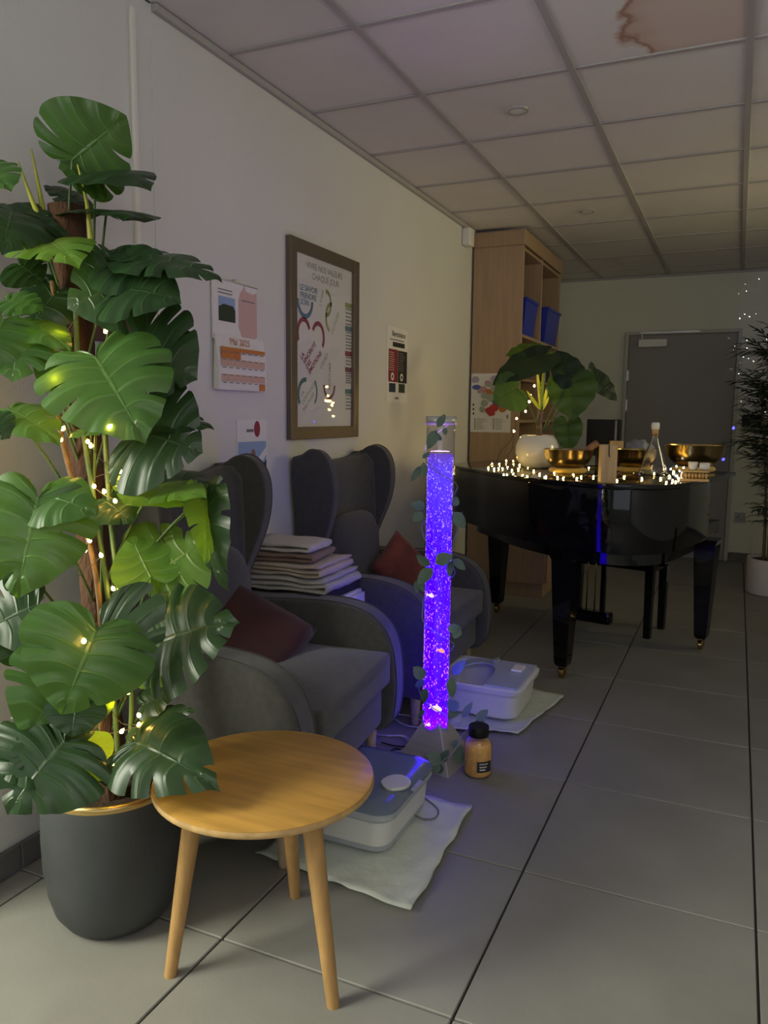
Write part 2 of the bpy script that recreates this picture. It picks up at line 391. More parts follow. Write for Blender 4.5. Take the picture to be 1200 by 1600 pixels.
# ================================================================= SETTING
# floor: grout bed with single tiles
TP = .6025; FX0 = -.4813; FY0 = 1.4558
fl = struct(mesh_obj('floor', bbox(WX-.3, RX, BY, EY, -.05, -.006), M_grout))
bm = bbox(0, TP-.006, 0, TP-.006, -.012, 0, b=.002, seg=1); bm0 = mesh_obj('floor_tile', bm, M_floor, fl)
def tile_mat_variants():
    out = []
    for k in range(3):
        c = (.36+.012*(k-1), .345+.01*(k-1), .31+.008*(k-1)); out.append(mat('floor_tile_tone', c, .40, var=.14, vscale=2.6, bump=.04, bscale=90))
    return out
cnt = 0
for i in range(-3, 5):
    for j in range(-6, 11):
        x0 = FX0+i*TP; y0 = FY0+j*TP
        X0, X1, Y0, Y1 = max(x0, WX-.05), min(x0+TP, RX), max(y0, BY), min(y0+TP, EY)
        if X1-X0 < .03 or Y1-Y0 < .03: continue
        full = X1-X0 > TP-.001 and Y1-Y0 > TP-.001
        if full:
            t = bm0 if cnt == 0 else bm0.copy()
            if cnt: C.objects.link(t); t.parent = fl
            cnt += 1; t.location = (x0+.003, y0+.003, 0)
        else:
            mesh_obj('floor_tile', bbox(X0+.003, X1-.003, Y0+.003, Y1-.003, -.012, 0, b=.002, seg=1), M_floor, fl)

# ceiling: slab, lay-in tiles and grid bars
ce = struct(mesh_obj('ceiling', bbox(WX-.3, RX, BY, EY, H+.03, H+.12), M_white))
CX0, CY0, CP = -1.247, 2.4916, .603
def stain_mat():
    m, nt, p = new_mat('stained_ceiling_tile')
    tc = N(nt, 'ShaderNodeTexCoord'); mp = N(nt, 'ShaderNodeMapping'); nt.links.new(tc.outputs['Object'], mp.inputs[0])
    n = N(nt, 'ShaderNodeTexNoise'); n.inputs['Scale'].default_value = 7; n.inputs['Detail'].default_value = 5; nt.links.new(mp.outputs[0], n.inputs[0])
    sub = N(nt, 'ShaderNodeVectorMath', operation='DISTANCE'); sub.inputs[1].default_value = (-.08, 2.86, H)
    nt.links.new(mp.outputs[0], sub.inputs[0])
    a = N(nt, 'ShaderNodeMath', operation='MULTIPLY_ADD'); nt.links.new(n.outputs[0], a.inputs[0]); a.inputs[1].default_value = .22; nt.links.new(sub.outputs['Value'], a.inputs[2])
    r = N(nt, 'ShaderNodeValToRGB'); nt.links.new(a.outputs[0], r.inputs[0]); el = r.color_ramp.elements
    el[0].position = .0; el[0].color = (.66, .56, .50, 1); el[1].position = .485; el[1].color = (.74, .71, .68, 1)
    for pos, c in ((.36, (.66, .55, .49)), (.43, (.60, .46, .38)), (.452, (.36, .20, .13)), (.468, (.62, .52, .46))):
        k = el.new(pos); k.color = (*c, 1)
    nt.links.new(r.outputs[0], p.inputs['Base Color']); p.inputs['Roughness'].default_value = .9
    return m
M_stain = stain_mat()
ct0 = None
for i in range(-1, 7):
    for j in range(-9, 9):
        x0 = CX0+i*CP; y0 = CY0+j*.6
        X0, X1, Y0, Y1 = max(x0, WX), min(x0+CP, RX), max(y0, BY), min(y0+.6, EY)
        if X1-X0 < .03 or Y1-Y0 < .03: continue
        if (i, j) == (1, 0):
            mesh_obj('ceiling_tile', bbox(X0, X1, Y0, Y1, H+.002, H+.015), M_stain, ce, label='ceiling tile with a brown water stain')
        elif X1-X0 > CP-.001 and Y1-Y0 > .599:
            if ct0 is None: t = ct0 = mesh_obj('ceiling_tile', bbox(0, CP, 0, .6, H+.002, H+.015), M_ceil, ce)
            else: t = ct0.copy(); C.objects.link(t); t.parent = ce
            t.location = (x0, y0, 0)
        else: mesh_obj('ceiling_tile', bbox(X0, X1, Y0, Y1, H+.002, H+.015), M_ceil, ce)
for i in range(0, 8):
    x = CX0+i*CP
    if x < RX: mesh_obj('grid_bar', bbox(x-.014, x+.014, BY, EY, H-.006, H+.003, b=.002, seg=1), M_grid, ce)
for j in range(-8, 9):
    y = CY0+j*.6
    if y < EY-.03: mesh_obj('grid_bar', bbox(WX, RX, y-.012, y+.012, H-.004, H+.003, b=.002, seg=1), M_grid, ce)
# walls
def wall(name, bm, m=M_wall): return struct(mesh_obj(name, bm, m))
NX = WX-.006   # the wall is set back a little nearer than y = 2.1
wl = bmesh.new(); box(wl, NX-.15, NX, 1.12, 2.1, 0, H); box(wl, WX-.17, WX, 2.1, EY+.1, 0, H)
box(wl, NX-.15, NX, BY, -.35, 0, H); box(wl, NX-.15, NX, -.35, 1.12, 2.12, H)
wall_left = wall('wall_left', wl)
wall('wall_end', bbox(WX-.1, RX+.1, EY, EY+.12, 0, H+.1), M_wall_end)
wall('wall_right', bbox(RX, RX+.12, BY, EY+.1, 0, H+.1))
bk = bmesh.new(); box(bk, WX-.3, RX, BY-.12, BY, 0, .9); box(bk, WX-.3, RX, BY-.12, BY, 2.4, H+.1); box(bk, WX-.3, -1.3, BY-.12, BY, .9, 2.4); box(bk, 1.9, RX, BY-.12, BY, .9, 2.4)
wall('wall_back', bk)
cor = bmesh.new(); box(cor, -3.3, -3.2, -1.6, 1.6, 0, H); box(cor, -3.3, NX-.15, 1.3, 1.4, 0, H); box(cor, -3.3, NX-.15, -1.5, -1.4, 0, H)
wall('wall_corridor', cor)
struct(mesh_obj('floor_corridor', bbox(-3.3, NX, -1.5, 1.4, -.05, -.002), M_floor)); struct(mesh_obj('ceiling_corridor', bbox(-3.3, NX-.15, -1.5, 1.4, H, H+.1), M_ceil))
# cable trunking up the left wall, wall angle under the ceiling, skirting
struct(mesh_obj('trim_1', bbox(NX, NX+.014, 2.002, 2.022, .08, H-.05, b=.004), M_whitegloss))
struct(mesh_obj('trim_2', bbox(WX, WX+.022, 2.1, EY, H-.026, H-.002, b=.004), M_grid))
struct(mesh_obj('trim_3', bbox(WX+.022, RX, EY-.02, EY, H-.022, H-.002, b=.003), M_grid))
bl = struct(mesh_obj('baseboard_left', bbox(NX, NX+.012, 1.12, 2.1, 0, .075), M_base))
for k in range(1): pass
for y0 in (1.12, 1.46, 2.1, 2.7, 3.3, 3.9, 4.5):
    y1 = {1.12: 1.455, 1.46: 2.095}.get(y0, y0+.595); xx = NX if y0 < 2.1 else WX
    if y0 >= 4.5: y1 = 5.38
    mesh_obj('plinth_tile', bbox(xx+.002, xx+.016, y0, y1, .001, .078, b=.002, seg=1), M_base, bl)
be = struct(mesh_obj('baseboard_end', bbox(-.01, RX, EY-.008, EY, 0, .07), M_base))
x = .0
while x < RX-.1:
    mesh_obj('plinth_tile', bbox(x, min(x+.597, RX), EY-.014, EY-.004, .001, .078, b=.002, seg=1), M_base, be); x += .6
mesh_obj('plinth_tile', bbox(WX+.65, -1.01, EY-.014, EY-.004, .001, .078, b=.002, seg=1), M_base, be)

# end door
d1 = struct(mesh_obj('door_1', bbox(-.962, -.047, EY-.035, EY+.01, .012, 2.035, b=.003), M_door))
for x0, x1, z0, z1 in ((-.998, -.966, 0, 2.07), (-.043, -.012, 0, 2.07), (-.966, -.043, 2.039, 2.07)):
    mesh_obj('door_frame', bbox(x0, x1, EY-.045, EY-.001, z0, z1, b=.002), M_frame, d1)
for z in (.3, 1.35, 1.62): mesh_obj('hinge', bbox(-.975, -.953, EY-.052, EY-.034, z, z+.1, b=.003), M_alu, d1)
dc = mesh_obj('door_closer', bbox(-.875, -.63, EY-.09, EY-.037, 1.925, 1.995, b=.008), M_white, d1)
bm = bmesh.new(); tube(bm, [(-.85, EY-.06, 2.0), (-.85, EY-.06, 2.05)], .008, 8, smooth=False); box(bm, -.87, -.36, EY-.068, EY-.048, 2.048, 2.062)
mesh_obj('closer_arm', bm, M_alu, dc)
bm = bmesh.new(); box(bm, -.12, -.10, EY-.044, EY-.036, .98, 1.08); tube(bm, [(-.11, EY-.04, 1.05), (-.11, EY-.09, 1.05), (-.2, EY-.095, 1.05)], .009, 8, smooth=False)
mesh_obj('door_handle', bm, M_cablegrey, d1)
# socket on the end wall
s = thing('wall_socket', 'square power socket low on the end wall beside the bamboo', 'socket', (.07, EY, .40))
mesh_obj('socket_plate', bbox(-.045, .045, -.014, -.001, -.045, .045, b=.004), M_bathgrey, s)
b = lathe([(.0, .0), (.021, .0), (.024, .012), (.0, .012)], 20, cap=False); o = mesh_obj('socket_well', b, M_frame, s, True); o.location = (0, -.014, 0); o.rotation_euler = (PI/2, 0, 0)
p = on('y', EY, 1176, 658); wp = mesh_obj('wall_box', bbox(p.x-.085, p.x+.085, EY-.03, EY-.002, p.z-.055, p.z+.055, b=.006), M_black); tag(wp, 'dark box fixed on the end wall behind the bamboo', 'wall box')
# sensor box at the end of the left wall
bm = bbox(WX+.001, WX+.06, 5.17, 5.27, 2.43, 2.548, b=.014, seg=3); o = mesh_obj('sensor', bm, M_white, None); tag(smooth_angle(o), 'white sensor box high on the left wall beside the cabinet', 'sensor')
# recessed spots
for k, (x, y) in enumerate(((-.934, 3.401), (-.947, 5.177), (-.946, 6.904))):
    lab = ['recessed ceiling spot nearest the camera', 'recessed ceiling spot above the piano', 'recessed ceiling spot nearest the end wall'][k]
    t = thing('ceiling_spot', lab, 'spotlight', (x, y, H), 0, 'recessed ceiling spots')
    mesh_obj('trim_ring', lathe([(.032, -.002), (.034, -.006), (.045, -.006), (.048, .001)], 32, cap=False), M_alu, t, True)
    mesh_obj('lamp_lens', lathe([(.0, -.0045), (.02, -.005), (.034, -.002)], 32, cap=False), M_white, t, True)

# ================================================================= WALL THINGS
def wp3(px, py, off=.0): p = on('x', WX, px, py); p.x = WX+off; return p
# framed values poster
fy0, fy1, fz0, fz1 = 2.905, 3.562, 1.175, 2.033
fr = thing('framed_poster', 'large framed poster of values with heart and arcs above the armchairs', 'poster', (WX, 3.233, 1.6))
fr.location = (WX, 3.233, 1.6)
def L(bm, o=fr):
    bmesh.ops.translate(bm, verts=bm.verts, vec=-Vector(o.location)); return bm
for a in ((fy0, fy0+.055, fz0, fz1), (fy1-.055, fy1, fz0, fz1), (fy0+.055, fy1-.055, fz0, fz0+.055), (fy0+.055, fy1-.055, fz1-.055, fz1)):
    mesh_obj('frame_bar', L(bbox(WX+.001, WX+.026, *a, b=.003)), mat('bronze_frame', (.15, .12, .085), .35, metal=.3), fr)
mesh_obj('backing_paper', L(bbox(WX+.002, WX+.010, fy0+.05, fy1-.05, fz0+.05, fz1-.05)), M_paper, fr)
mesh_obj('glass_pane', L(bbox(WX+.0135, WX+.0145, fy0+.05, fy1-.05, fz0+.05, fz1-.05)), M_pane, fr)
bpy.context.view_layer.update()
OFF = .0103
def T(s, px, py, size, m, rot=0, align='CENTER', sx=1, bold=0): text(s, size, M_print[m], fr, face_mx('x', wp3(px, py, OFF), rot), align=align, sx=sx, bold=bold)
def A(px, py, r, wd, a0, a1, m, rot=0, sy=1): flat(arc_pts(r, wd, a0, a1, sy=sy), M_print[m], fr, face_mx('x', wp3(px, py, OFF), rot))
T('VIVRE NOS VALEURS', 505, 424, .040, 'grey', sx=.93); T('CHAQUE JOUR', 506, 439, .040, 'grey', sx=.95)
T('LE SAVOIR', 465, 448, .034, 'blue', align='LEFT', bold=.0008); T('PRENDRE', 465.5, 460, .034, 'blue', align='LEFT', bold=.0008); T('SOIN', 466, 471, .034, 'blue', align='LEFT', bold=.0008)
A(473.5, 469, .073, .019, PI*1.0, PI*2.0, 'blue', 0, 1.1)
A(507, 474, .050, .015, -PI*.55, PI*.55, 'olive', 0, 1.25); A(514, 497, .055, .015, PI*.42, PI*1.4, 'olive', 0, 1.3)
T("L'OSER", 499.5, 466, .026, 'olive', 1.2); T('DU FAIRE', 521, 505, .030, 'olive', 1.0)
A(471.5, 521, .062, .018, PI*.12, PI*1.18, 'red', 0, 1.15); A(494, 527, .062, .018, -PI*.22, PI*.86, 'red', 0, 1.15)
for s_, px, py in (('LA', 467, 560), ('SINCÉRITÉ', 471.5, 567), ('DES', 475.5, 575), ('ÉMOTIONS', 479.5, 583)): T(s_, px, py, .030, 'red', .72, align='LEFT', bold=.001)
T("L'ESPRIT", 498, 575, .027, 'grey', .76, align='LEFT'); T('PIONNIER', 512.5, 588, .029, 'grey', PI/2)
A(511.5, 602, .06, .015, PI*1.0, PI*2.0, 'plum', 0, 1.1)
A(474, 617, .07, .018, PI*.45, PI*1.2, 'teal', 0, 1.1); A(481, 612, .07, .012, -PI*.25, PI*.25, 'teal', 0, 1.1)
for s_, px, py in (('LA', 467.5, 618), ('CONFIANCE', 469, 631), ('PARTAGÉE', 471, 642)): T(s_, px, py, .026, 'teal', .70, align='LEFT')
heads = [(478, 'olive'), (514, 'teal'), (553, 'red'), (578, 'plum'), (612, 'teal')]
for k, (py, c) in enumerate(heads):
    p = wp3(541.5, py, OFF); flat([(-.036, -.012), (.047, -.012), (.047, .012), (-.036, .012)], M_print[c], fr, face_mx('x', p))
    nl = (5, 6, 3, 5, 5)[k]
    for q in range(nl):
        p = wp3(541.5, py+6+q*(36 if k < 2 else (22 if k < 4 else 32))/(nl+1.2), OFF); wdt = .036-.018*rnd.random()
        flat([(-.03, -.003), (wdt, -.003), (wdt, .003), (-.03, .003)], M_print['grey'], fr, face_mx('x', p), 'text_line')

# wall calendar
cal = thing('wall_calendar', 'wall calendar open at Mai 2025 with an orange grid', 'calendar', (WX, 2.53, 1.62))
def wb(px0, py0, px1, py1): a = wp3(px0, py0); b_ = wp3(px1, py1); return a, b_
bm = bmesh.new()
Y0, Y1 = 2.384, 2.672
for (z0, z1, x0, x1) in ((1.56, 1.776, .004, .010),):
    g = box(bm, WX+x0, WX+x1, Y0, Y1, z0, z1)
mesh_obj('top_page', L(bm, cal), M_paper, cal)
pg = prism([(WX+.012, 1.578), (WX+.016, 1.578), (WX+.027, 1.50), (WX+.031, 1.44), (WX+.029, 1.375), (WX+.004, 1.377)], 2.388, 2.705, 'y'); mesh_obj('page_stack', L(pg, cal), M_paper, cal)
tube_obj('hanger_bar', [Vector((WX+.010, Y0-.003, 1.777))-cal.location, Vector((WX+.010, Y1+.003, 1.777))-cal.location], .0025, M_alu, cal)
o = mesh_obj('hanger_hook', L(bbox(WX+.001, WX+.012, 2.522, 2.53, 1.776, 1.79), cal), M_alu, cal)
bpy.context.view_layer.update()
def CT(y, z, off): return face_mx('x', (WX+off, y, z))
flat([(0, 0), (.105, 0), (.105, .09), (0, .09)], M_print['sky'], cal, CT(2.418, 1.628, .0103), 'photo_print'); flat([(.0, 0), (.105, 0), (.105, .045), (.09, .06), (.03, .063), (0, .05)], M_print['darkgreen'], cal, CT(2.418, 1.628, .0108), 'photo_print')
flat([(0, .03), (.0, .13), (.012, .16), (.03, .175), (.04, .195), (.05, .17), (.1, .165), (.125, .175), (.125, 0), (.04, -.03), (.03, -.02)], M_print['pinkish'], cal, CT(2.545, 1.585, .0103), 'shape_print')
for q in range(3): flat([(0, 0), (.09, 0), (.09, .004), (0, .004)], M_print['grey'], cal, CT(2.415+(.15 if q == 2 else 0), 1.74-q*.012, .0107), 'text_line')
for q in range(7): flat([(0, 0), (.075, 0), (.075, .0025), (0, .0025)], M_print['peach'], cal, CT(2.572, 1.70-q*.014, .0107), 'text_line')
FX = .0316
text('Mai 2025', .036, M_print['orange'], cal, CT(2.47, 1.555, .0225), sx=1)
def cell(c, r, m, w_=1, h_=1, nm='calendar_cell'):
    flat([(0, 0), (.0405*w_, 0), (.0405*w_, -.028*h_), (0, -.028*h_)], m, cal, CT(2.403+c*.0415, 1.532-r*.028, FX), nm)
cell(0, 0, M_print['orange'], 7.15, .5); 
for c in range(3): cell(c, .52, M_print['orange'], 1, .98)
for r in (1.55, 3.55):
    for c in range(7): cell(c, r, M_print['peach'], 1, .95)
cell(6, 4.6, M_print['orange'], 1, .95)
for r in range(5):
    for c in range(7):
        flat([(0, 0), (.022, 0), (.022, -.003), (0, -.003)], M_print['grey'], cal, CT(2.41+c*.0415, 1.515-r*.028, FX+.0006), 'text_line')
# flyer under the calendar
fy = thing('wall_flyer', 'narrow flyer with a blue sky picture partly behind the first armchair', 'flyer', (WX, 2.64, 1.15))
mesh_obj('paper_sheet', L(bbox(WX+.001, WX+.003, 2.535, 2.748, .965, 1.262), fy), M_paper, fy)
bpy.context.view_layer.update()
def FT(y, z, off=.0032): return face_mx('x', (WX+off, y, z))
flat([(0, 0), (.20, 0), (.20, .2), (0, .2)], M_print['sky'], fy, FT(2.541, .975), 'picture_print')
flat(arc_pts(.022, .0219, 0, 2*PI, 14, 1.5), M_print['red'], fy, FT(2.675, 1.225), 'emblem_print')
flat([(0, 0), (.05, 0), (.05, .012), (0, .012)], M_print['grey'], fy, FT(2.6, 1.213), 'text_line')
flat(arc_pts(.017, .0169, 0, 2*PI, 14, 1.8), M_print['skin'], fy, FT(2.645, 1.115, .0038), 'figure_print')
flat([(0, 0), (.03, .06), (.08, .1), (.11, .12), (.11, .09), (.05, .03), (.045, -.05), (-.02, -.05)], M_paper, fy, FT(2.63, 1.03, .0038), 'figure_print')
flat([(0, 0), (.04, .03), (.04, .09), (.0, .06)], M_print['black'], fy, FT(2.70, 1.01, .0042), 'figure_print'); flat([(0, 0), (.05, 0), (.05, .03), (0, .035)], M_print['navy'], fy, FT(2.69, .98, .0042), 'figure_print')
# narrow notice between frame and cabinet
nt_ = thing('wall_notice', 'narrow red and black notice taped between the framed poster and the cabinet', 'notice', (WX, 4.1, 1.56))
mesh_obj('paper_sheet', L(bbox(WX+.001, WX+.003, 3.95, 4.245, 1.355, 1.772), nt_), M_paper, nt_)
bpy.context.view_layer.update()
text('Bientraitance', .04, M_print['black'], nt_, FT(4.02, 1.735), sx=.9, bold=.001)
for q in range(1): flat([(0, 0), (.2, 0), (.2, .006), (0, .006)], M_print['grey'], nt_, FT(3.99, 1.70), 'text_line')
flat([(0, 0), (.17, 0), (.17, .026), (0, .026)], M_print['black'], nt_, FT(4.03, 1.665), 'banner_print')
flat([(0, 0), (.13, 0), (.13, .18), (0, .18)], M_print['maroon'], nt_, FT(3.975, 1.47), 'panel_print'); flat([(0, 0), (.13, 0), (.13, .18), (0, .18)], M_print['black'], nt_, FT(4.108, 1.468), 'panel_print')
for q in range(9):
    for yy in (3.985, 4.12): flat([(0, 0), (.06+.04*rnd.random(), 0), (.06, .004), (0, .004)], M_print['pinkish'] if yy < 4 else M_print['grey'], nt_, FT(yy, 1.63-q*.012, .0038), 'text_line')
for yy in (4.03, 4.16): flat(arc_pts(.022, .011, 0, 2*PI, 16, 1), M_paper, nt_, FT(yy, 1.5, .0038), 'number_print')
for yy in (3.975, 4.11): flat([(0, 0), (.09, 0), (.09, .05), (0, .05)], M_print['navy'] if yy < 4 else M_print['darkgreen'], nt_, FT(yy+.01, 1.413), 'panel_print')
flat([(0, 0), (.05, 0), (.05, .012), (0, .012)], M_print['grey'], nt_, FT(4.07, 1.375), 'text_line')
# brown board behind the plant
bd = mesh_obj('pin_board', bbox(NX+.001, NX+.02, 1.80, 1.985, 1.50, 1.64, b=.003), mat('brown_board', (.12, .05, .035), .6, var=.3)); tag(bd, 'small brown board on the left wall behind the large plant', 'board')

# ================================================================= CABINET
cb = thing('shelf_cabinet', 'tall beech cabinet with open shelves against the left wall', 'cabinet', (-1.5, 6.0, 0))
def LC(*a, b=.002): return L(bbox(*a, b=b, seg=1), cb)
CXW, CF, CY, CYE = -1.762, -1.405, 5.40, 6.62
mesh_obj('side_panel', LC(CXW, CF, CY, CY+.025, .86, 2.452), M_cab, cb)
mesh_obj('side_panel', LC(CXW, CF, CYE-.025, CYE, .86, 2.452), M_cab, cb)
mesh_obj('back_panel', LC(CXW, CXW+.012, CY+.025, CYE-.025, .86, 2.452), M_cabdark, cb)
mesh_obj('divider', LC(CXW+.012, CF, 5.955, 5.975, .86, 2.452), M_cab, cb)
for z in (.885, 1.25, 1.845, 2.43): mesh_obj('shelf', LC(CXW+.012, CF-.002, CY+.025, CYE-.025, z-.011, z+.011), M_cab, cb)
mesh_obj('shelf', LC(CXW+.012, CF-.03, CY+.025, CYE-.025, 1.539, 1.561), M_cab, cb)
mesh_obj('crown_board', LC(CXW, CF+.012, CY-.012, CYE+.012, 2.452, 2.552, b=.004), M_cab, cb)
mesh_obj('base_unit', LC(CXW, -1.185, CY, CYE, .1, .84), M_cab, cb)
mesh_obj('plinth', LC(CXW, -1.20, CY+.02, CYE-.02, 0, .1), M_cab, cb)
mesh_obj('counter_top', LC(CXW, -1.17, CY-.008, CYE+.01, .84, .86), M_cab, cb)
for k in range(2):
    y0 = CY+.012+k*.6; dd = mesh_obj('door', LC(-1.185, -1.167, y0, y0+.59, .11, .83), M_cab, cb)
    mesh_obj('handle', LC(-1.167, -1.145, y0+(.54 if k == 0 else .04), y0+(.555 if k == 0 else .055), .55, .68), M_alu, dd)
def storage_box(y0, y1, xf, lab):
    t = thing('storage_box', lab, 'box', (-1.56, (y0+y1)/2, 1.856), 0, 'blue storage boxes on the cabinet shelf')
    hy = (y1-y0)/2; bm = bmesh.new(); d0, d1 = -.16, xf+1.56
    lo = [(d0+.01, -hy+.03), (d1-.03, -hy+.03), (d1-.03, hy-.03), (d0+.01, hy-.03)]; hi = [(d0, -hy+.005), (d1-.004, -hy+.005), (d1-.004, hy-.005), (d0, hy-.005)]
    a = [bm.verts.new((*p, 0)) for p in lo]; b_ = [bm.verts.new((*p, .24)) for p in hi]
    bm.faces.new(a[::-1]); bm.faces.new(b_)
    for i in range(4): bm.faces.new((a[i], a[(i+1) % 4], b_[(i+1) % 4], b_[i]))
    bev(bm, .01); mesh_obj('tub', bm, M_blue, t)
    mesh_obj('lid', bbox(d0-.004, d1+.006, -hy, hy, .24, .262, b=.006), M_blue, t)
storage_box(5.50, 5.86, -1.40, 'blue plastic storage box, nearer one on the upper cabinet shelf')
storage_box(6.05, 6.50, -1.37, 'blue plastic storage box with a grey front, farther one on the upper cabinet shelf')
yy = 5.99
for k in range(6):
    w_ = .06; t = mesh_obj('ring_binder', bbox(-1.70, -1.42, yy, yy+w_, 1.562, 1.81, b=.003), M_navy if k % 3 else M_bathgrey); tag(t, 'ring binders in a row on the second cabinet shelf behind the potted plant', 'binder', 'binders in the cabinet'); yy += w_+.01

# France map on the cabinet side
mp_ = thing('map_sheet', 'white sheet with a coloured map of France on the cabinet side', 'map', (-1.61, CY, 1.38))
mesh_obj('paper_sheet', L(bbox(-1.758, -1.462, CY-.003, CY-.001, 1.17, 1.585), mp_), M_paper, mp_)
bpy.context.view_layer.update()
def mapmx(px, py, off=.0034): p = on('y', CY, px, py); return face_mx('y', (p.x, CY-off, p.z))
PK = [0]
def patch(px, py, w_, h_, m, n=9, name='map_region'):
    pts = []; PK[0] += 1
    for i in range(n): a = 2*PI*i/n; k = 1+.28*(rnd.random()-.5); pts.append((w_/2*k*math.cos(a), h_/2*k*math.sin(a)))
    flat(pts, M_print[m], mp_, mapmx(px, py, .0034+.00008*PK[0]), name)
for a in ((743, 593, .055, .05, 'maplil'), (772, 592, .055, .05, 'maplil'), (745, 605, .07, .035, 'mapblue'), (756, 609, .06, .05, 'pinkmap'), (764, 600, .06, .05, 'mapgrey'), (765, 613, .07, .05, 'mapor'),
          (772, 607, .06, .06, 'mapgrey'), (758, 618, .06, .05, 'mapgrey'), (768, 622, .07, .06, 'mapgrey'), (757, 630, .06, .06, 'mapgrey'), (754, 640, .05, .05, 'mapgrey'),
          (762, 598, .05, .03, 'pinkmap'), (750, 612, .04, .03, 'pinkmap'), (776, 628, .07, .05, 'mapblue'), (781, 633, .07, .04, 'mapblue'), (765, 641, .07, .055, 'mapred'), (771, 638, .07, .06, 'mapred'),
          (785, 639, .06, .045, 'mapor'), (790, 637, .03, .04, 'mapor'), (768, 646, .05, .04, 'mapred'), (793, 651, .014, .03, 'grey')): patch(*a)
for q in range(6):
    for px in (741, 770): p = mapmx(px, 655.5+q*3); flat([(0, 0), (.012, 0), (.012, .006), (0, .006)], M_print['black'], mp_, p, 'legend_key'); flat([(.018, .001), (.06+.05*rnd.random(), .001), (.06, .005), (.018, .005)], M_print['grey'], mp_, p, 'text_line')
for q in range(3): flat([(0, 0), (.01, 0), (.01, .016), (0, .016)], M_print['black'], mp_, mapmx(739, 634+q*7), 'legend_key')

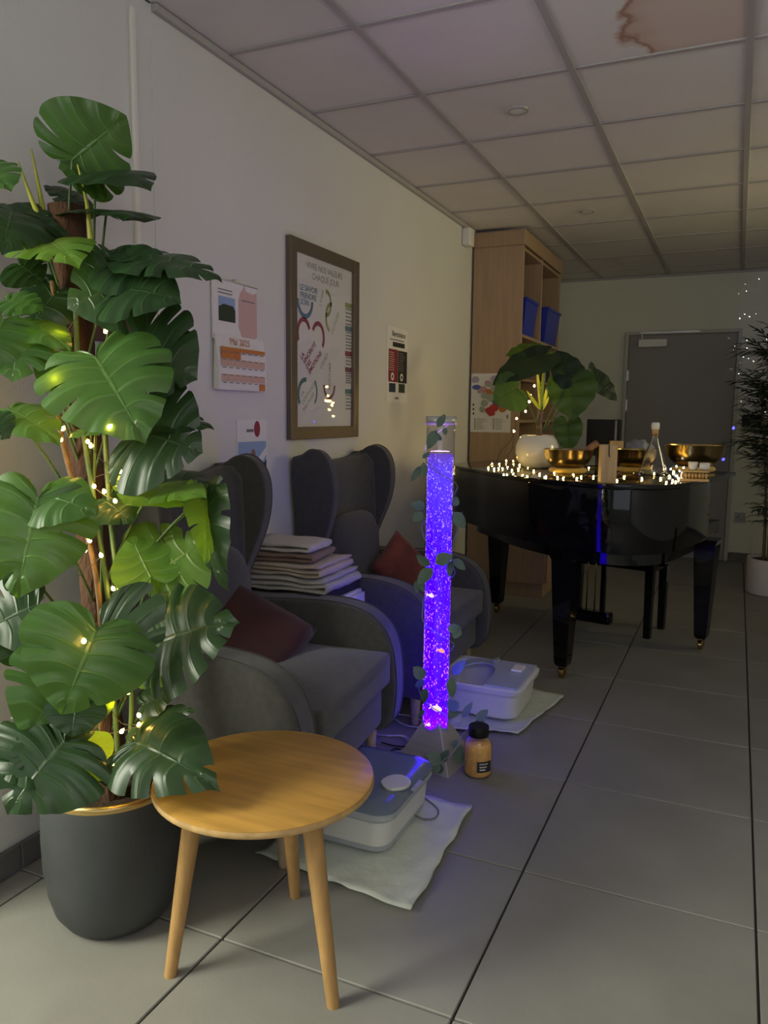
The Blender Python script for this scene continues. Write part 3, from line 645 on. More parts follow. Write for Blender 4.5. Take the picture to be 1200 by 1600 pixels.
# ================================================================= ARMCHAIRS
def make_chair(label, loc, rz=0):
    t = thing('wing_armchair', label, 'armchair', loc, rz, 'grey wing armchairs along the left wall')
    SW = .305
    bm = bbox(-.30, .315, -SW, SW, .182, .34, b=.02); smooth_angle(mesh_obj('seat_base', bm, M_fabric, t), 40)
    bm = bmesh.new(); box(bm, -.27, .345, -SW, SW, .335, .465); bmesh.ops.subdivide_edges(bm, edges=bm.edges, cuts=5, use_grid_fill=True)
    for v in bm.verts:
        x, y = (v.co.x-.03)/.315, v.co.y/SW
        if v.co.z > .44: v.co.z += .028*(1-x**4)*(1-y**4)-.012
        if x > .9: v.co.x += .02*(1-((v.co.z-.4)/.065)**2)*(1-y**4)
    bev(bm, .02, 3, .9); mesh_obj('seat_cushion', bm, M_fabric, t, True)
    prof = [(-.31, .14), (-.33, .40), (-.32, .59), (-.15, .607), (.04, .612), (.15, .605), (.235, .58), (.295, .535), (.33, .47), (.345, .39), (.350, .30), (.342, .21), (.325, .165), (.295, .14)]
    sp = [(p.x, p.y) for p in catmull([(*p, 0) for p in prof], 4)]
    for s_ in (-1, 1):
        lean = lambda x: s_*.075*max(0, (x+.33)/.67)
        y0, y1 = (.255, .372) if s_ > 0 else (-.372, -.255)
        bm = prism(sp, y0, y1, 'y'); bev(bm, .034, 5, 1.2)
        for v in bm.verts: v.co.y += lean(v.co.x)
        a = smooth_angle(mesh_obj('arm', bm, M_fabric, t), 50)
        for yy in (y0+.016, y1-.016):
            pts = [(x+(.001 if z < .5 else 0), yy+lean(x), z+(.001 if z > .5 else 0)) for x, z in sp[10:-1:2]]
            tube_obj('piping', pts, .003, M_piping, a, 5, 2)
    nx, nz = 16, 12; bm = bmesh.new(); fr_, bk_ = [], []
    for i in range(nx+1):
        u = -1+2*i/nx; rf, rb = [], []
        top = 1.085+.03*u**4
        for j in range(nz+1):
            v = j/nz; z = .40+(top-.40)*v
            yl = .255+.045*v
            xf = -.225-.055*v+.05*u*u*u*u
            if j == nz: xf -= .03
            rf.append(bm.verts.new((xf, u*yl, z-(.012 if j == nz else 0)))); rb.append(bm.verts.new((-.33-.025*v, u*yl, z-(.012 if j == nz else 0))))
        fr_.append(rf); bk_.append(rb)
    for i in range(nx):
        for j in range(nz):
            bm.faces.new((fr_[i][j], fr_[i+1][j], fr_[i+1][j+1], fr_[i][j+1])); bm.faces.new((bk_[i+1][j], bk_[i][j], bk_[i][j+1], bk_[i+1][j+1]))
        bm.faces.new((fr_[i][nz], fr_[i+1][nz], bk_[i+1][nz], bk_[i][nz])); bm.faces.new((bk_[i][0], bk_[i+1][0], fr_[i+1][0], fr_[i][0]))
    for j in range(nz):
        bm.faces.new((bk_[0][j], fr_[0][j], fr_[0][j+1], bk_[0][j+1])); bm.faces.new((fr_[nx][j], bk_[nx][j], bk_[nx][j+1], fr_[nx][j+1]))
    mesh_obj('backrest', bm, M_fabric, t, True)
    wing = [(0, .56), (-.005, .8), (-.01, 1.08), (.03, 1.10), (.075, 1.13), (.115, 1.135), (.155, 1.115), (.185, 1.07), (.20, 1.0), (.198, .92), (.18, .84), (.15, .76), (.12, .68), (.10, .60), (.10, .56)]
    wp_ = [(p.x-.345, p.y) for p in catmull([(*p, 0) for p in wing], 3)]
    zz = lambda z: min(1, max(0, (z-.55)/.5))
    for s_ in (-1, 1):
        bm = prism(wp_, -.03, .03, 'y'); bev(bm, .022, 4, 1.2)
        for v in bm.verts: v.co.y = s_*(.258+.045*zz(v.co.z))+v.co.y+s_*max(0, v.co.x+.345)*.12
        a = smooth_angle(mesh_obj('wing', bm, M_fabric, t), 50)
        pts = [(x, s_*(.258+.045*zz(z))+s_*(x+.345)*.12+s_*.022, z+.001) for x, z in wp_[6:-3:2]]
        tube_obj('piping', pts, .003, M_piping, a, 5, 2)
    bm = bmesh.new(); blob(bm, (0, 0, 0), 1, 4, (1, 1, 1))
    for v in bm.verts:
        f_ = lambda q: math.copysign(abs(q)**.62, q); v.co = Vector((-.215+.062*v.co.x, .262*f_(v.co.y), .60+.235*f_(v.co.z)))
    mesh_obj('back_cushion', bm, M_fabric, t, True)
    for x, y in ((.25, -.36), (.25, .36), (-.27, -.31), (-.27, .31)):
        lg = lathe([(.013, 0), (.016, .01), (.024, .15)], 14); bmesh.ops.translate(lg, verts=lg.verts, vec=(x, y, 0)); mesh_obj('leg', lg, M_legwood, t, True)
    return t
ch1 = make_chair('grey wing armchair nearest the camera, behind the large plant', (-1.388, 2.12, 0), .09)
ch2 = copy_tree(ch1); ch2.location = (-1.41, 3.25, 0); ch2.rotation_euler = (0, 0, .02); ch2['label'] = 'grey wing armchair farther away, behind the glowing bubble tube'
def cushion(label, m, loc, Z, roll, w_=.36, t_=.13):
    Z = Vector(Z).normalized(); X = Vector((0, 1, 0)); Y = Z.cross(X).normalized(); X = Y.cross(Z).normalized()
    o = mesh_obj('cushion', pillow_bm(w_, w_, t_), m, None, True); o.matrix_basis = basis(loc, X, Y, Z) @ Matrix.Rotation(roll, 4, 'Z'); tag(o, label, 'cushion', 'red cushions on the armchairs'); return o
cushion('dark red cushion on the armchair nearest the camera', M_redcush, (-1.46, 2.14, .535), (.50, -.40, .75), .25, .36, .11)
cushion('rust red cushion standing on its corner in the farther armchair', M_redcush2, (-1.44, 3.40, .565), (.8, -.5, .3), .55, .25, .10)

# ================================================================= SIDE UNIT WITH TOWELS
su = thing('side_drawer_unit', 'white drawer unit between the two armchairs, under the towels', 'drawer unit', (-1.57, 2.66, 0))
mesh_obj('carcass', bbox(-.19, .195, -.165, .175, .02, .575, b=.004), M_white, su)
for k in range(3): 
    d_ = mesh_obj('drawer', bbox(.196, .212, -.16, .17, .05+k*.175, .215+k*.175, b=.004), M_whitegloss, su)
    mesh_obj('drawer_pull', bbox(.212, .222, -.05, .05, .17+k*.17, .178+k*.17, b=.002), M_alu, d_)
mt = bmesh.new(); box(mt, -.19, .185, -.175, .17, .0, .035); bmesh.ops.subdivide_edges(mt, edges=mt.edges, cuts=6, use_grid_fill=True)
for v in mt.verts: v.co.z += .006*math.sin(11*v.co.x+7*v.co.y)*(v.co.z > .01)
bev(mt, .012, 3, .9); o = mesh_obj('folded_mat', mt, M_blackcloth, None, True); o.location = (-1.57, 2.66, .577); tag(o, 'folded black cloth under the towel stack', 'cloth')
def folded_towel(name, w_, d_, n, th, m, loc, rz, label, wav=.004, seed=0):
    """a strip folded back and forth, extruded along y"""
    path = []; gap = th*1.12
    for k in range(n):
        z = th/2+k*gap; a, b_ = (-w_/2, w_/2) if k % 2 == 0 else (w_/2, -w_/2)
        for i in range(9): path.append((a+(b_-a)*i/8, z+wav*.4*math.sin(i*1.3+k+seed)))
        if k < n-1:
            s_ = 1 if b_ > 0 else -1
            for q in (-.5, 0, .5): path.append((b_+s_*gap*.5*math.cos(q*PI/2)*1.1, z+gap/2+gap/2*math.sin(q*PI/2)))
    bm = bmesh.new(); ny = 10; rows = []
    P = [Vector((p[0], p[1])) for p in path]
    for j in range(ny+1):
        y = -d_/2+d_*j/ny; up, dn = [], []
        for i, p in enumerate(P):
            tdir = (P[min(i+1, len(P)-1)]-P[max(i-1, 0)]).normalized(); nn = Vector((-tdir.y, tdir.x))
            wv = wav*noise.noise(Vector((p.x*14, y*14, seed+p.y*30))); sh = wav*1.6*noise.noise(Vector((y*9, p.y*60, seed*2)))
            k = th*.46*(1 if 0 < j < ny else .55)
            up.append(bm.verts.new((p.x+nn.x*k+sh, y, p.y+nn.y*k+wv))); dn.append(bm.verts.new((p.x-nn.x*k+sh, y, p.y-nn.y*k+wv)))
        rows.append((up, dn))
    for (u0, d0), (u1, d1) in zip(rows, rows[1:]):
        for i in range(len(P)-1):
            bm.faces.new((u0[i], u0[i+1], u1[i+1], u1[i])); bm.faces.new((d0[i+1], d0[i], d1[i], d1[i+1]))
        bm.faces.new((u0[0], u1[0], d1[0], d0[0])); bm.faces.new((u1[-1], u0[-1], d0[-1], d1[-1]))
    for u, d0 in (rows[0], rows[-1]):
        for i in range(len(P)-1): bm.faces.new((u[i], d0[i], d0[i+1], u[i+1]))
    o = mesh_obj(name, bm, m, None, True); o.location = loc; o.rotation_euler = (0, 0, rz); tag(o, label, 'towel', 'folded towels between the armchairs'); return o
TZ = .615
folded_towel('folded_towel', .37, .33, 3, .016, M_towels['lower'], (-1.565, 2.655, TZ), .06, 'pale towel at the bottom of the stack with a wavy edge', .008, 1)
folded_towel('folded_towel', .34, .31, 3, .014, M_towels['cream'], (-1.575, 2.65, TZ+.058), .04, 'cream towel with lilac lit folds, second from the bottom', .006, 2)
folded_towel('folded_towel', .28, .25, 2, .015, M_towels['brown'], (-1.60, 2.63, TZ+.108), .14, 'brown towel in the middle of the stack', .004, 3)
folded_towel('folded_towel', .26, .21, 2, .017, M_towels['white'], (-1.60, 2.625, TZ+.144), .06, 'white towel on top of the stack', .004, 4)

# ================================================================= BUBBLE TUBE
TC = Vector((-.966, 2.630)); TR = .0515; TOPZ = 1.285; WZ = 1.15
bt = thing('bubble_tube_lamp', 'tall violet bubble tube lamp on a steel pyramid foot', 'lamp', (TC.x, TC.y, 0))
fc = (Vector((-.867, 2.505))-TC); ang0 = math.atan2(fc.y, fc.x); hd = fc.length
bm = bmesh.new(); lo = [bm.verts.new((hd*math.cos(ang0+k*PI/2), hd*math.sin(ang0+k*PI/2), .0)) for k in range(4)]; r2 = .028
hi = [bm.verts.new((r2*math.cos(ang0+k*PI/2), r2*math.sin(ang0+k*PI/2), .185)) for k in range(4)]
bm.faces.new(lo[::-1]); bm.faces.new(hi)
for k in range(4): bm.faces.new((lo[k], lo[(k+1) % 4], hi[(k+1) % 4], hi[k]))
bev(bm, .0012, 1); mesh_obj('pyramid_foot', bm, M_steel, bt)
bm = bmesh.new()
for k in range(1): tube(bm, [lo_ for lo_ in [(hd*math.cos(ang0+k*PI/2), hd*math.sin(ang0+k*PI/2), .001), (r2*math.cos(ang0+k*PI/2), r2*math.sin(ang0+k*PI/2), .185)]], .0018, 6, smooth=False)
mesh_obj('foot_edge', bm, M_alu, bt)
bm = bmesh.new()
for r_ in (TR, TR-.003):
    prev = None
    for z in (.09, TOPZ-.018):
        ring = [bm.verts.new((r_*math.cos(2*PI*i/48), r_*math.sin(2*PI*i/48), z)) for i in range(48)]
        if prev:
            for i in range(48): bm.faces.new((prev[i], prev[(i+1) % 48], ring[(i+1) % 48], ring[i]))
        prev = ring
mesh_obj('acrylic_cylinder', bm, M_acrylic, bt, True)
bm = lathe([(TR-.006, .088), (TR-.0055, .1), (TR-.0055, WZ-.004), (TR-.008, WZ)], 40); smooth_angle(mesh_obj('lit_water', bm, M_water, bt), 40)
mesh_obj('top_collar', lathe([(TR-.004, TOPZ-.03), (TR+.002, TOPZ-.03), (TR+.003, TOPZ), (TR-.004, TOPZ), (TR-.004, TOPZ-.03)], 40, cap=False), M_alu, bt, True)
up = area('tube_uplight', (TC.x, TC.y, WZ+.006), (TC.x, TC.y+.001, 3), .07, .07, 1.5, (.50, .20, 1)); up.data.shape = 'DISK'
rb = random.Random(3); bm = bmesh.new(); ico = [(0, 0, 1), (0, 0, -1), (1, 0, 0), (-1, 0, 0), (0, 1, 0), (0, -1, 0)]; ff = [(0, 2, 4), (0, 4, 3), (0, 3, 5), (0, 5, 2), (1, 4, 2), (1, 3, 4), (1, 5, 3), (1, 2, 5)]
for k in range(2300):
    z = .12+(WZ-.13)*rb.random(); a = rb.random()*2*PI
    rr = (TR-.0045)-.0012*rb.random()
    if z < .5 and rb.random() < .35:       # the plume is denser on the left low down
        a = PI*.9+rb.gauss(0, .8)
    s_ = (.0009+.0017*rb.random()**2)*(1.0 if z < .5 else .8)
    c = Vector((rr*math.cos(a), rr*math.sin(a), z)); st = 1.2+1.4*rb.random()
    vs = [bm.verts.new(c+Vector((v[0]*s_, v[1]*s_, v[2]*s_*st))) for v in ico]
    for f_ in ff: bm.faces.new([vs[i] for i in f_])
o = mesh_obj('bubbles', bm, M_bubble, bt, True); o['kind'] = 'stuff'
def fish_bm(s_):
    bm = bmesh.new(); blob(bm, (0, 0, 0), s_, 2, (1.5, .45, .8))
    for z in (1, -1):
        v = [bm.verts.new(p) for p in ((-1.3*s_, 0, 0), (-2.3*s_, 0, z*.9*s_), (-2.0*s_, .1*s_, 0))]; bm.faces.new(v)
    v = [bm.verts.new(p) for p in ((-.5*s_, 0, .7*s_), (.4*s_, 0, .75*s_), (-.6*s_, 0, 1.3*s_))]; bm.faces.new(v)
    return bm
for px, py, m, s_, rz in ((676, 930, M_fish, .009, .5), (691, 1016, M_fisho, .009, .2), (684, 1106, M_fish, .013, .3), (672, 1131, M_fish, .008, 1.0)):
    p = on('y', 2.632-.040, px, py)-Vector((TC.x, TC.y, 0)); l_ = math.hypot(p.x, p.y)
    if l_ > TR+.002: p.x *= (TR+.002)/l_; p.y *= (TR+.002)/l_
    f_ = mesh_obj('plastic_fish', fish_bm(s_), m, bt, True, label='plastic fish floating in the lit water'); f_.location = (p.x, -.047, p.z); f_.rotation_euler = (0, .25, rz)
tube_obj('lamp_cable', [(-.10, .02, .01), (-.18, .12, .008), (-.30, .1, .006), (-.42, .2, .006), (-.55, .3, .006)], .003, M_cable, bt)

# eucalyptus vine wound round the tube
def oval_leaf_bm(l_, w_, cup=.15, n=6, m_=4):
    bm = bmesh.new(); uvl = bm.loops.layers.uv.new('UVMap'); rows = []
    for i in range(n+1):
        t = i/n; hw = w_/2*math.sin(PI*t**.8)**.75 if 0 < t < 1 else .0004
        rows.append([bm.verts.new((hw*(2*j/m_-1), l_*t, cup*hw*abs(2*j/m_-1)-.12*l_*t*t)) for j in range(m_+1)])
    for i in range(n):
        for j in range(m_):
            f_ = bm.faces.new((rows[i][j], rows[i][j+1], rows[i+1][j+1], rows[i+1][j]))
            for lp, (a, b_) in zip(f_.loops, ((i, j), (i, j+1), (i+1, j+1), (i+1, j))): lp[uvl].uv = (.5+.4*(a/n-.5), abs(2*b_/m_-1)*.6)
    return bm
def orient(o, A_, T_, Nrm):
    Y = (T_-A_).normalized(); Z = (Nrm-Y*Nrm.dot(Y)).normalized(); X = Y.cross(Z); o.matrix_basis = basis(A_, X, Y, Z)
vn = thing('leaf_garland', 'artificial eucalyptus garland wound around the bubble tube', 'garland', (TC.x, TC.y, 0))
VO = Vector((TC.x, TC.y, 0))
vs = []
for k in range(64):
    z = 1.28-k*(1.22/63); a = k*.42+.9; vs.append((math.cos(a)*(TR+.012+.01*math.sin(k*1.7)), math.sin(a)*(TR+.012+.01*math.cos(k*1.3)), z))
tube_obj('vine_stem', vs[::2], .0016, M_vinest, vn, 5, 3)
# (attach px, py) -> (tip px, py), width, depth offset towards the camera
VL = [((684, 668), (695, 646), .030, .07), ((682, 672), (668, 702), .042, .07), ((694, 668), (697, 680), .02, .06), ((690, 688), (677, 676), .026, .07), ((658, 728), (643, 753), .03, .03), ((662, 722), (664, 748), .026, .05), ((660, 716), (672, 706), .02, .05),
      ((664, 793), (642, 786), .045, .02), ((660, 800), (645, 815), .04, .02), ((708, 800), (727, 826), .05, .02), ((706, 790), (715, 776), .04, .02), ((680, 880), (707, 866), .055, .08), ((672, 884), (650, 868), .04, .08), ((676, 888), (652, 912), .062, .08), ((706, 876), (700, 902), .032, .07), ((708, 874), (728, 890), .035, .02),
      ((655, 905), (649, 927), .03, .02), ((662, 925), (652, 900), .02, .03), ((706, 985), (722, 990), .055, .03), ((704, 975), (712, 990), .04, .03), ((664, 1060), (646, 1042), .05, .03), ((662, 1062), (650, 1075), .035, .02), ((708, 1055), (726, 1030), .045, .0), ((704, 1058), (707, 1092), .04, .06), ((666, 1075), (660, 1100), .04, .05),
      ((700, 1108), (716, 1096), .06, .04), ((700, 1112), (715, 1118), .04, .04), ((664, 1110), (652, 1120), .02, .04), ((722, 1122), (738, 1096), .028, .0), ((745, 1126), (762, 1108), .038, .02), ((742, 1130), (757, 1128), .03, .0),
      ((688, 1192), (668, 1178), .05, .15), ((688, 1192), (666, 1203), .055, .15), ((690, 1190), (700, 1172), .035, .14), ((712, 1170), (724, 1178), .05, .10), ((712, 1172), (722, 1195), .05, .10), ((690, 1194), (682, 1208), .04, .15), ((708, 1168), (714, 1155), .03, .1)]
tcd = (Vector((TC.x, TC.y, .6))-CO).dot(AF)
for k, (a, b_, w_, off) in enumerate(VL):
    fl_ = 0
    pz = dp(*a, tcd); base_d = (Vector((TC.x, TC.y, pz.z))-CO).dot(AF)
    A_ = dp(*a, base_d-off); T_ = dp(*b_, base_d-off-.01+.02*rnd.random())
    l_ = (T_-A_).length
    o = mesh_obj('leaf', oval_leaf_bm(l_, w_*.95), M_vine, vn, 'leaf'); nrm = (CO-A_).normalized()+Vector((rnd.uniform(-.6, .6), rnd.uniform(-.3, .3), rnd.uniform(-.3, .6)))
    A_ = A_-VO; orient(o, A_, T_-VO, nrm)
tube_obj('vine_stem', [dp(688, 1192, 2.75)-VO, dp(700, 1183, 2.76)-VO, dp(712, 1170, 2.8)-VO, dp(722, 1150, 2.85)-VO, dp(742, 1128, 2.88)-VO], .0018, M_vinest, vn, 5, 4)
tube_obj('vine_stem', [dp(707, 880, 2.82)-VO, dp(707, 850, 2.86)-VO, dp(717, 826, 2.87)-VO, dp(722, 800, 2.87)-VO], .0014, M_vinest, vn, 5, 4)

# ================================================================= FOOT BATHS, PADS, CABLES, BOTTLE
def pad(label, pts, z=.006):
    bm = bmesh.new(); n = 22; P = [on('z', z, *p) for p in pts]; g = []   # corners: near-left, near-right, far-right, far-left
    for i in range(n+1):
        row = []
        for j in range(n+1):
            u, v = i/n, j/n; q = (P[0]*(1-u)+P[1]*u)*(1-v)+(P[3]*(1-u)+P[2]*u)*v
            e = min(u, v, 1-u, 1-v); hgt = .007+.011*max(0, noise.noise(Vector((q.x*13, q.y*13, 3))))+.008*max(0, .12-e)/.12*(1+noise.noise(Vector((q.x*20, q.y*20, 9))))
            if .12 < u < .85 and .1 < v < .9: hgt = .0065
            q = q+Vector((noise.noise(Vector((q.y*11, 1, 0))), noise.noise(Vector((q.x*11, 2, 0))), 0))*.012
            q.z = hgt; row.append(q)
        g.append(row)
    up = [[bm.verts.new(q) for q in r] for r in g]; dn = [[bm.verts.new((q.x, q.y, max(.0005, q.z-.003))) for q in r] for r in g]
    for i in range(n):
        for j in range(n): bm.faces.new((up[i][j], up[i+1][j], up[i+1][j+1], up[i][j+1])); bm.faces.new((dn[i][j], dn[i][j+1], dn[i+1][j+1], dn[i+1][j]))
    for i in range(n):
        for a, b_ in (((i, 0), (i+1, 0)), ((i+1, n), (i, n)), ((0, i+1), (0, i)), ((n, i), (n, i+1))):
            bm.faces.new((up[a[0]][a[1]], dn[a[0]][a[1]], dn[b_[0]][b_[1]], up[b_[0]][b_[1]]))
    o = mesh_obj('absorbent_pad', bm, M_pad, None, True); tag(o, label, 'pad', 'white pads under the foot baths'); return o
p1 = pad('white absorbent pad under the lidded foot bath', [(400, 1335), (642, 1428), (738, 1262), (560, 1225)])
p2 = pad('crumpled white pad under the open foot bath', [(690, 1140), (810, 1148), (882, 1090), (770, 1062)])
def rrect(x0, x1, y0, y1, r_, n=6, fr_=None):
    pts = []
    for cx, cy, a0, r2_ in ((x1-r_, y1-r_, 0, r_), (x0+r_, y1-r_, PI/2, r_), (x0+r_, y0+r_, PI, r_), (x1-r_, y0+r_, 3*PI/2, r_)):
        for i in range(n+1): a = a0+PI/2*i/n; pts.append((cx+r2_*math.cos(a), cy+r2_*math.sin(a)))
    return pts
def loft(bm, rings, cap0=True, cap1=True):
    vs_ = [[bm.verts.new(p) for p in r] for r in rings]
    for a, b_ in zip(vs_, vs_[1:]):
        n = len(a)
        for i in range(n): bm.faces.new((a[i], a[(i+1) % n], b_[(i+1) % n], b_[i]))
    if cap0: bm.faces.new(vs_[0][::-1])
    if cap1: bm.faces.new(vs_[-1])
    return bm
def ringz(x0, x1, y0, y1, r_, z, tilt=0): return [(x, y, z+tilt*(y-y0)) for x, y in rrect(x0, x1, y0, y1, r_)]
# bath 1 (lidded)
b1 = thing('foot_bath', 'lidded foot bath with a smoky blue cover, beside the wooden table', 'foot bath', (-1.047, 2.108, .008)); b1.scale = (1, .94, 1)
bm = bmesh.new(); loft(bm, [ringz(-.185, .175, -.17, .17, .05, .022), ringz(-.20, .19, -.19, .19, .05, .03), ringz(-.205, .198, -.197, .197, .055, .12)]); smooth_angle(mesh_obj('tub', bm, M_bath, b1), 30)
bm = bmesh.new(); loft(bm, [ringz(-.175, .165, -.16, .16, .05, 0), ringz(-.197, .187, -.187, .187, .05, .012), ringz(-.197, .187, -.187, .187, .05, .032)]); smooth_angle(mesh_obj('foot_base', bm, M_bathgrey, b1), 30)
bm = bmesh.new(); loft(bm, [ringz(-.215, .207, -.207, .207, .06, .112), ringz(-.215, .21, -.21, .21, .06, .118), ringz(-.213, .205, -.205, .207, .06, .14)]); smooth_angle(mesh_obj('rim', bm, M_bathgrey, b1), 30)
bm = bmesh.new(); loft(bm, [ringz(-.10, .212, -.208, .209, .06, .136), ringz(-.10, .212, -.208, .209, .06, .146), ringz(-.085, .195, -.19, .193, .055, .158), ringz(-.06, .165, -.16, .165, .05, .161)]); smooth_angle(mesh_obj('cover', bm, M_bathlid, b1, label='smoky blue cover'), 30)
kp = on('z', .17, 619, 1224)-b1.location
bm = prism([(p.x+kp.x-.05, p.y+kp.y-.03) for p in catmull([(.05, -.03, 0), (.09, .0, 0), (.09, .05, 0), (.05, .075, 0), (.015, .05, 0), (.01, .0, 0)], 4, True)], .161, .172, 'z'); bev(bm, .004); mesh_obj('knob', bm, M_bath, b1)
mesh_obj('switch_panel', bbox(kp.x+.055, kp.x+.07, kp.y-.02, kp.y+.05, .157, .165, b=.003), M_bathgrey, b1)
# bath 2 (open)
b2 = thing('foot_bath', 'open white foot bath behind the bubble tube', 'foot bath', (-.945, 3.215, .012))
bm = bmesh.new(); O = [ringz(-.16, .15, -.13, .15, .05, 0), ringz(-.185, .175, -.165, .17, .055, .02), ringz(-.195, .187, -.18, .178, .06, .125), ringz(-.208, .2, -.193, .19, .06, .128), ringz(-.212, .204, -.197, .194, .06, .148), ringz(-.20, .192, -.185, .182, .055, .155), ringz(-.18, .17, -.165, .16, .05, .150), ringz(-.165, .155, -.15, .145, .05, .04)]
loft(bm, O); smooth_angle(mesh_obj('tub', bm, M_bath, b2), 30)
rim = [(p.x, p.y) for p in catmull([(.19, -.18, 0), (.19, .175, 0), (.0, .178, 0), (-.08, .165, 0), (-.125, .10, 0), (-.13, .02, 0), (-.13, -.06, 0), (-.105, -.06, 0), (-.095, .02, 0), (-.06, .09, 0), (-.01, .11, 0), (.04, .08, 0), (.06, .0, 0), (.065, -.08, 0), (.07, -.17, 0)], 4, True)]
bm = prism([(x, y) for x, y in [(.185, -.178), (.185, .172), (-.02, .172), (-.09, .155), (-.13, .10), (-.14, .02), (-.14, -.04), (-.112, -.04), (-.105, .02), (-.08, .08), (-.04, .105), (.0, .09), (.025, .05), (.035, .0), (.04, -.08), (.04, -.178)]], .151, .160, 'z'); bev(bm, .003, 1); mesh_obj('splash_guard', bm, M_bathblue, b2, label='pale blue splash guard')
bm = bmesh.new(); box(bm, .10, .15, .03, .11, .16, .172); bev(bm, .008, 2); mesh_obj('control_button', bm, M_white, b2)
bm = bmesh.new(); box(bm, .0, .02, .10, .15, .16, .178); bev(bm, .004, 2); mesh_obj('latch', bm, M_bathgrey, b2)
# cables
def cable(label, m, pts, r_=.003, z=.006, n=6):
    o = tube_obj('power_cable', [on('z', z+.001*i % .004, *p) for i, p in enumerate(pts)], r_, m, None, 6, n); tag(o, label, 'cable', 'cables on the floor'); return o
cable('grey cable looping out beside the lidded foot bath', M_cablegrey, [(640, 1232), (665, 1248), (684, 1265), (680, 1278), (662, 1280), (645, 1272)], .0035, .022)
cable('white cable running behind the bubble tube to the left', M_cable, [(598, 1115), (630, 1117), (652, 1122), (668, 1135)], .003)
cable('white cable crossing behind the pyramid foot to the right', M_cable, [(618, 1124), (640, 1135), (700, 1137), (745, 1138)], .003)
cable('white cable loop on the floor between armchair and pyramid foot', M_cable, [(604, 1150), (632, 1150), (640, 1162), (622, 1175), (600, 1172)], .003)
cable('dark cable on the floor between armchair and pyramid foot', M_black, [(596, 1160), (615, 1165), (632, 1166), (650, 1160)], .0025)
cable('second dark cable on the floor in front of the first armchair', M_black, [(598, 1180), (618, 1170), (632, 1175), (644, 1180)], .0025)
# bottle of salts
bo = thing('bath_salt_bottle', 'jar of orange bath salts with a black cap beside the pyramid foot', 'bottle', (-.782, 2.585, 0))
R_ = .052
mesh_obj('salts', lathe([(.0, .004), (.043, .004), (.048, .012), (.048, .105), (.043, .122), (.0, .125)], 32, cap=False), M_orange, bo, True)
mesh_obj('plastic_jar', lathe([(.0, .001), (.044, .0), (.0505, .008), (R_, .02), (R_, .105), (.048, .125), (.036, .142), (.031, .147), (.031, .15)], 32, cap=False), M_acrylic, bo, True)
smooth_angle(mesh_obj('cap', lathe([(.0, .147), (.036, .147), (.037, .150), (.037, .180), (.035, .183), (.0, .183)], 32, cap=False), M_black, bo), 40)
cdir = math.atan2(-bo.location.y, -bo.location.x)
bm = bmesh.new(); n = 12
for i in range(n):
    a0, a1 = cdir-.05+1.1*i/n, cdir-.05+1.1*(i+1)/n
    for rr in (R_+.0008,): 
        v = [bm.verts.new((rr*math.cos(a), rr*math.sin(a), z)) for a, z in ((a0, .028), (a1, .028), (a1, .068), (a0, .068))]; bm.faces.new(v)
bmesh.ops.remove_doubles(bm, verts=bm.verts, dist=1e-5); bmesh.ops.solidify(bm, geom=bm.faces[:], thickness=.0005)
mesh_obj('label_band', bm, M_label, bo)
for k, zz in enumerate((.057, .046, .036)):
    bm = bmesh.new()
    for i in range(6):
        a0 = cdir+.12+(.62-.1*k)*i/6; a1 = a0+.07; v = [bm.verts.new(((R_+.0016)*math.cos(a), (R_+.0016)*math.sin(a), z)) for a, z in ((a0, zz), (a1, zz), (a1, zz+.005), (a0, zz+.005))]; bm.faces.new(v)
    mesh_obj('label_print', bm, M_ink, bo)

# ================================================================= ROUND TABLE
tb = thing('round_side_table', 'round oak side table on three splayed legs', 'table', (-.951, 1.452, 0))
top = smooth_angle(mesh_obj('table_top', lathe([(.0, .438), (.246, .438), (.2525, .441), (.2535, .447), (.2525, .4565), (.249, .4585), (.0, .4585)], 72, cap=False), M_tablewood, tb), 30)
mesh_obj('edge_band', lathe([(.2515, .4405), (.2542, .443), (.2545, .450), (.2535, .456)], 72, cap=False), M_edge, tb, True)
for fx, fy_ in ((-1.118, 1.30), (-.728, 1.378), (-1.008, 1.683)):
    F = Vector((fx+.951, fy_-1.452, 0)); dr = F.normalized(); Tp = dr*.155+Vector((0, 0, .437)); F = F*.985
    bm = bmesh.new(); tube(bm, [F, Tp], .0145, 12, smooth=False, taper=.024)
    for v in bm.verts:
        if v.co.z < .02: v.co.z = 0
    smooth_angle(mesh_obj('leg', bm, M_tableleg, tb), 50)

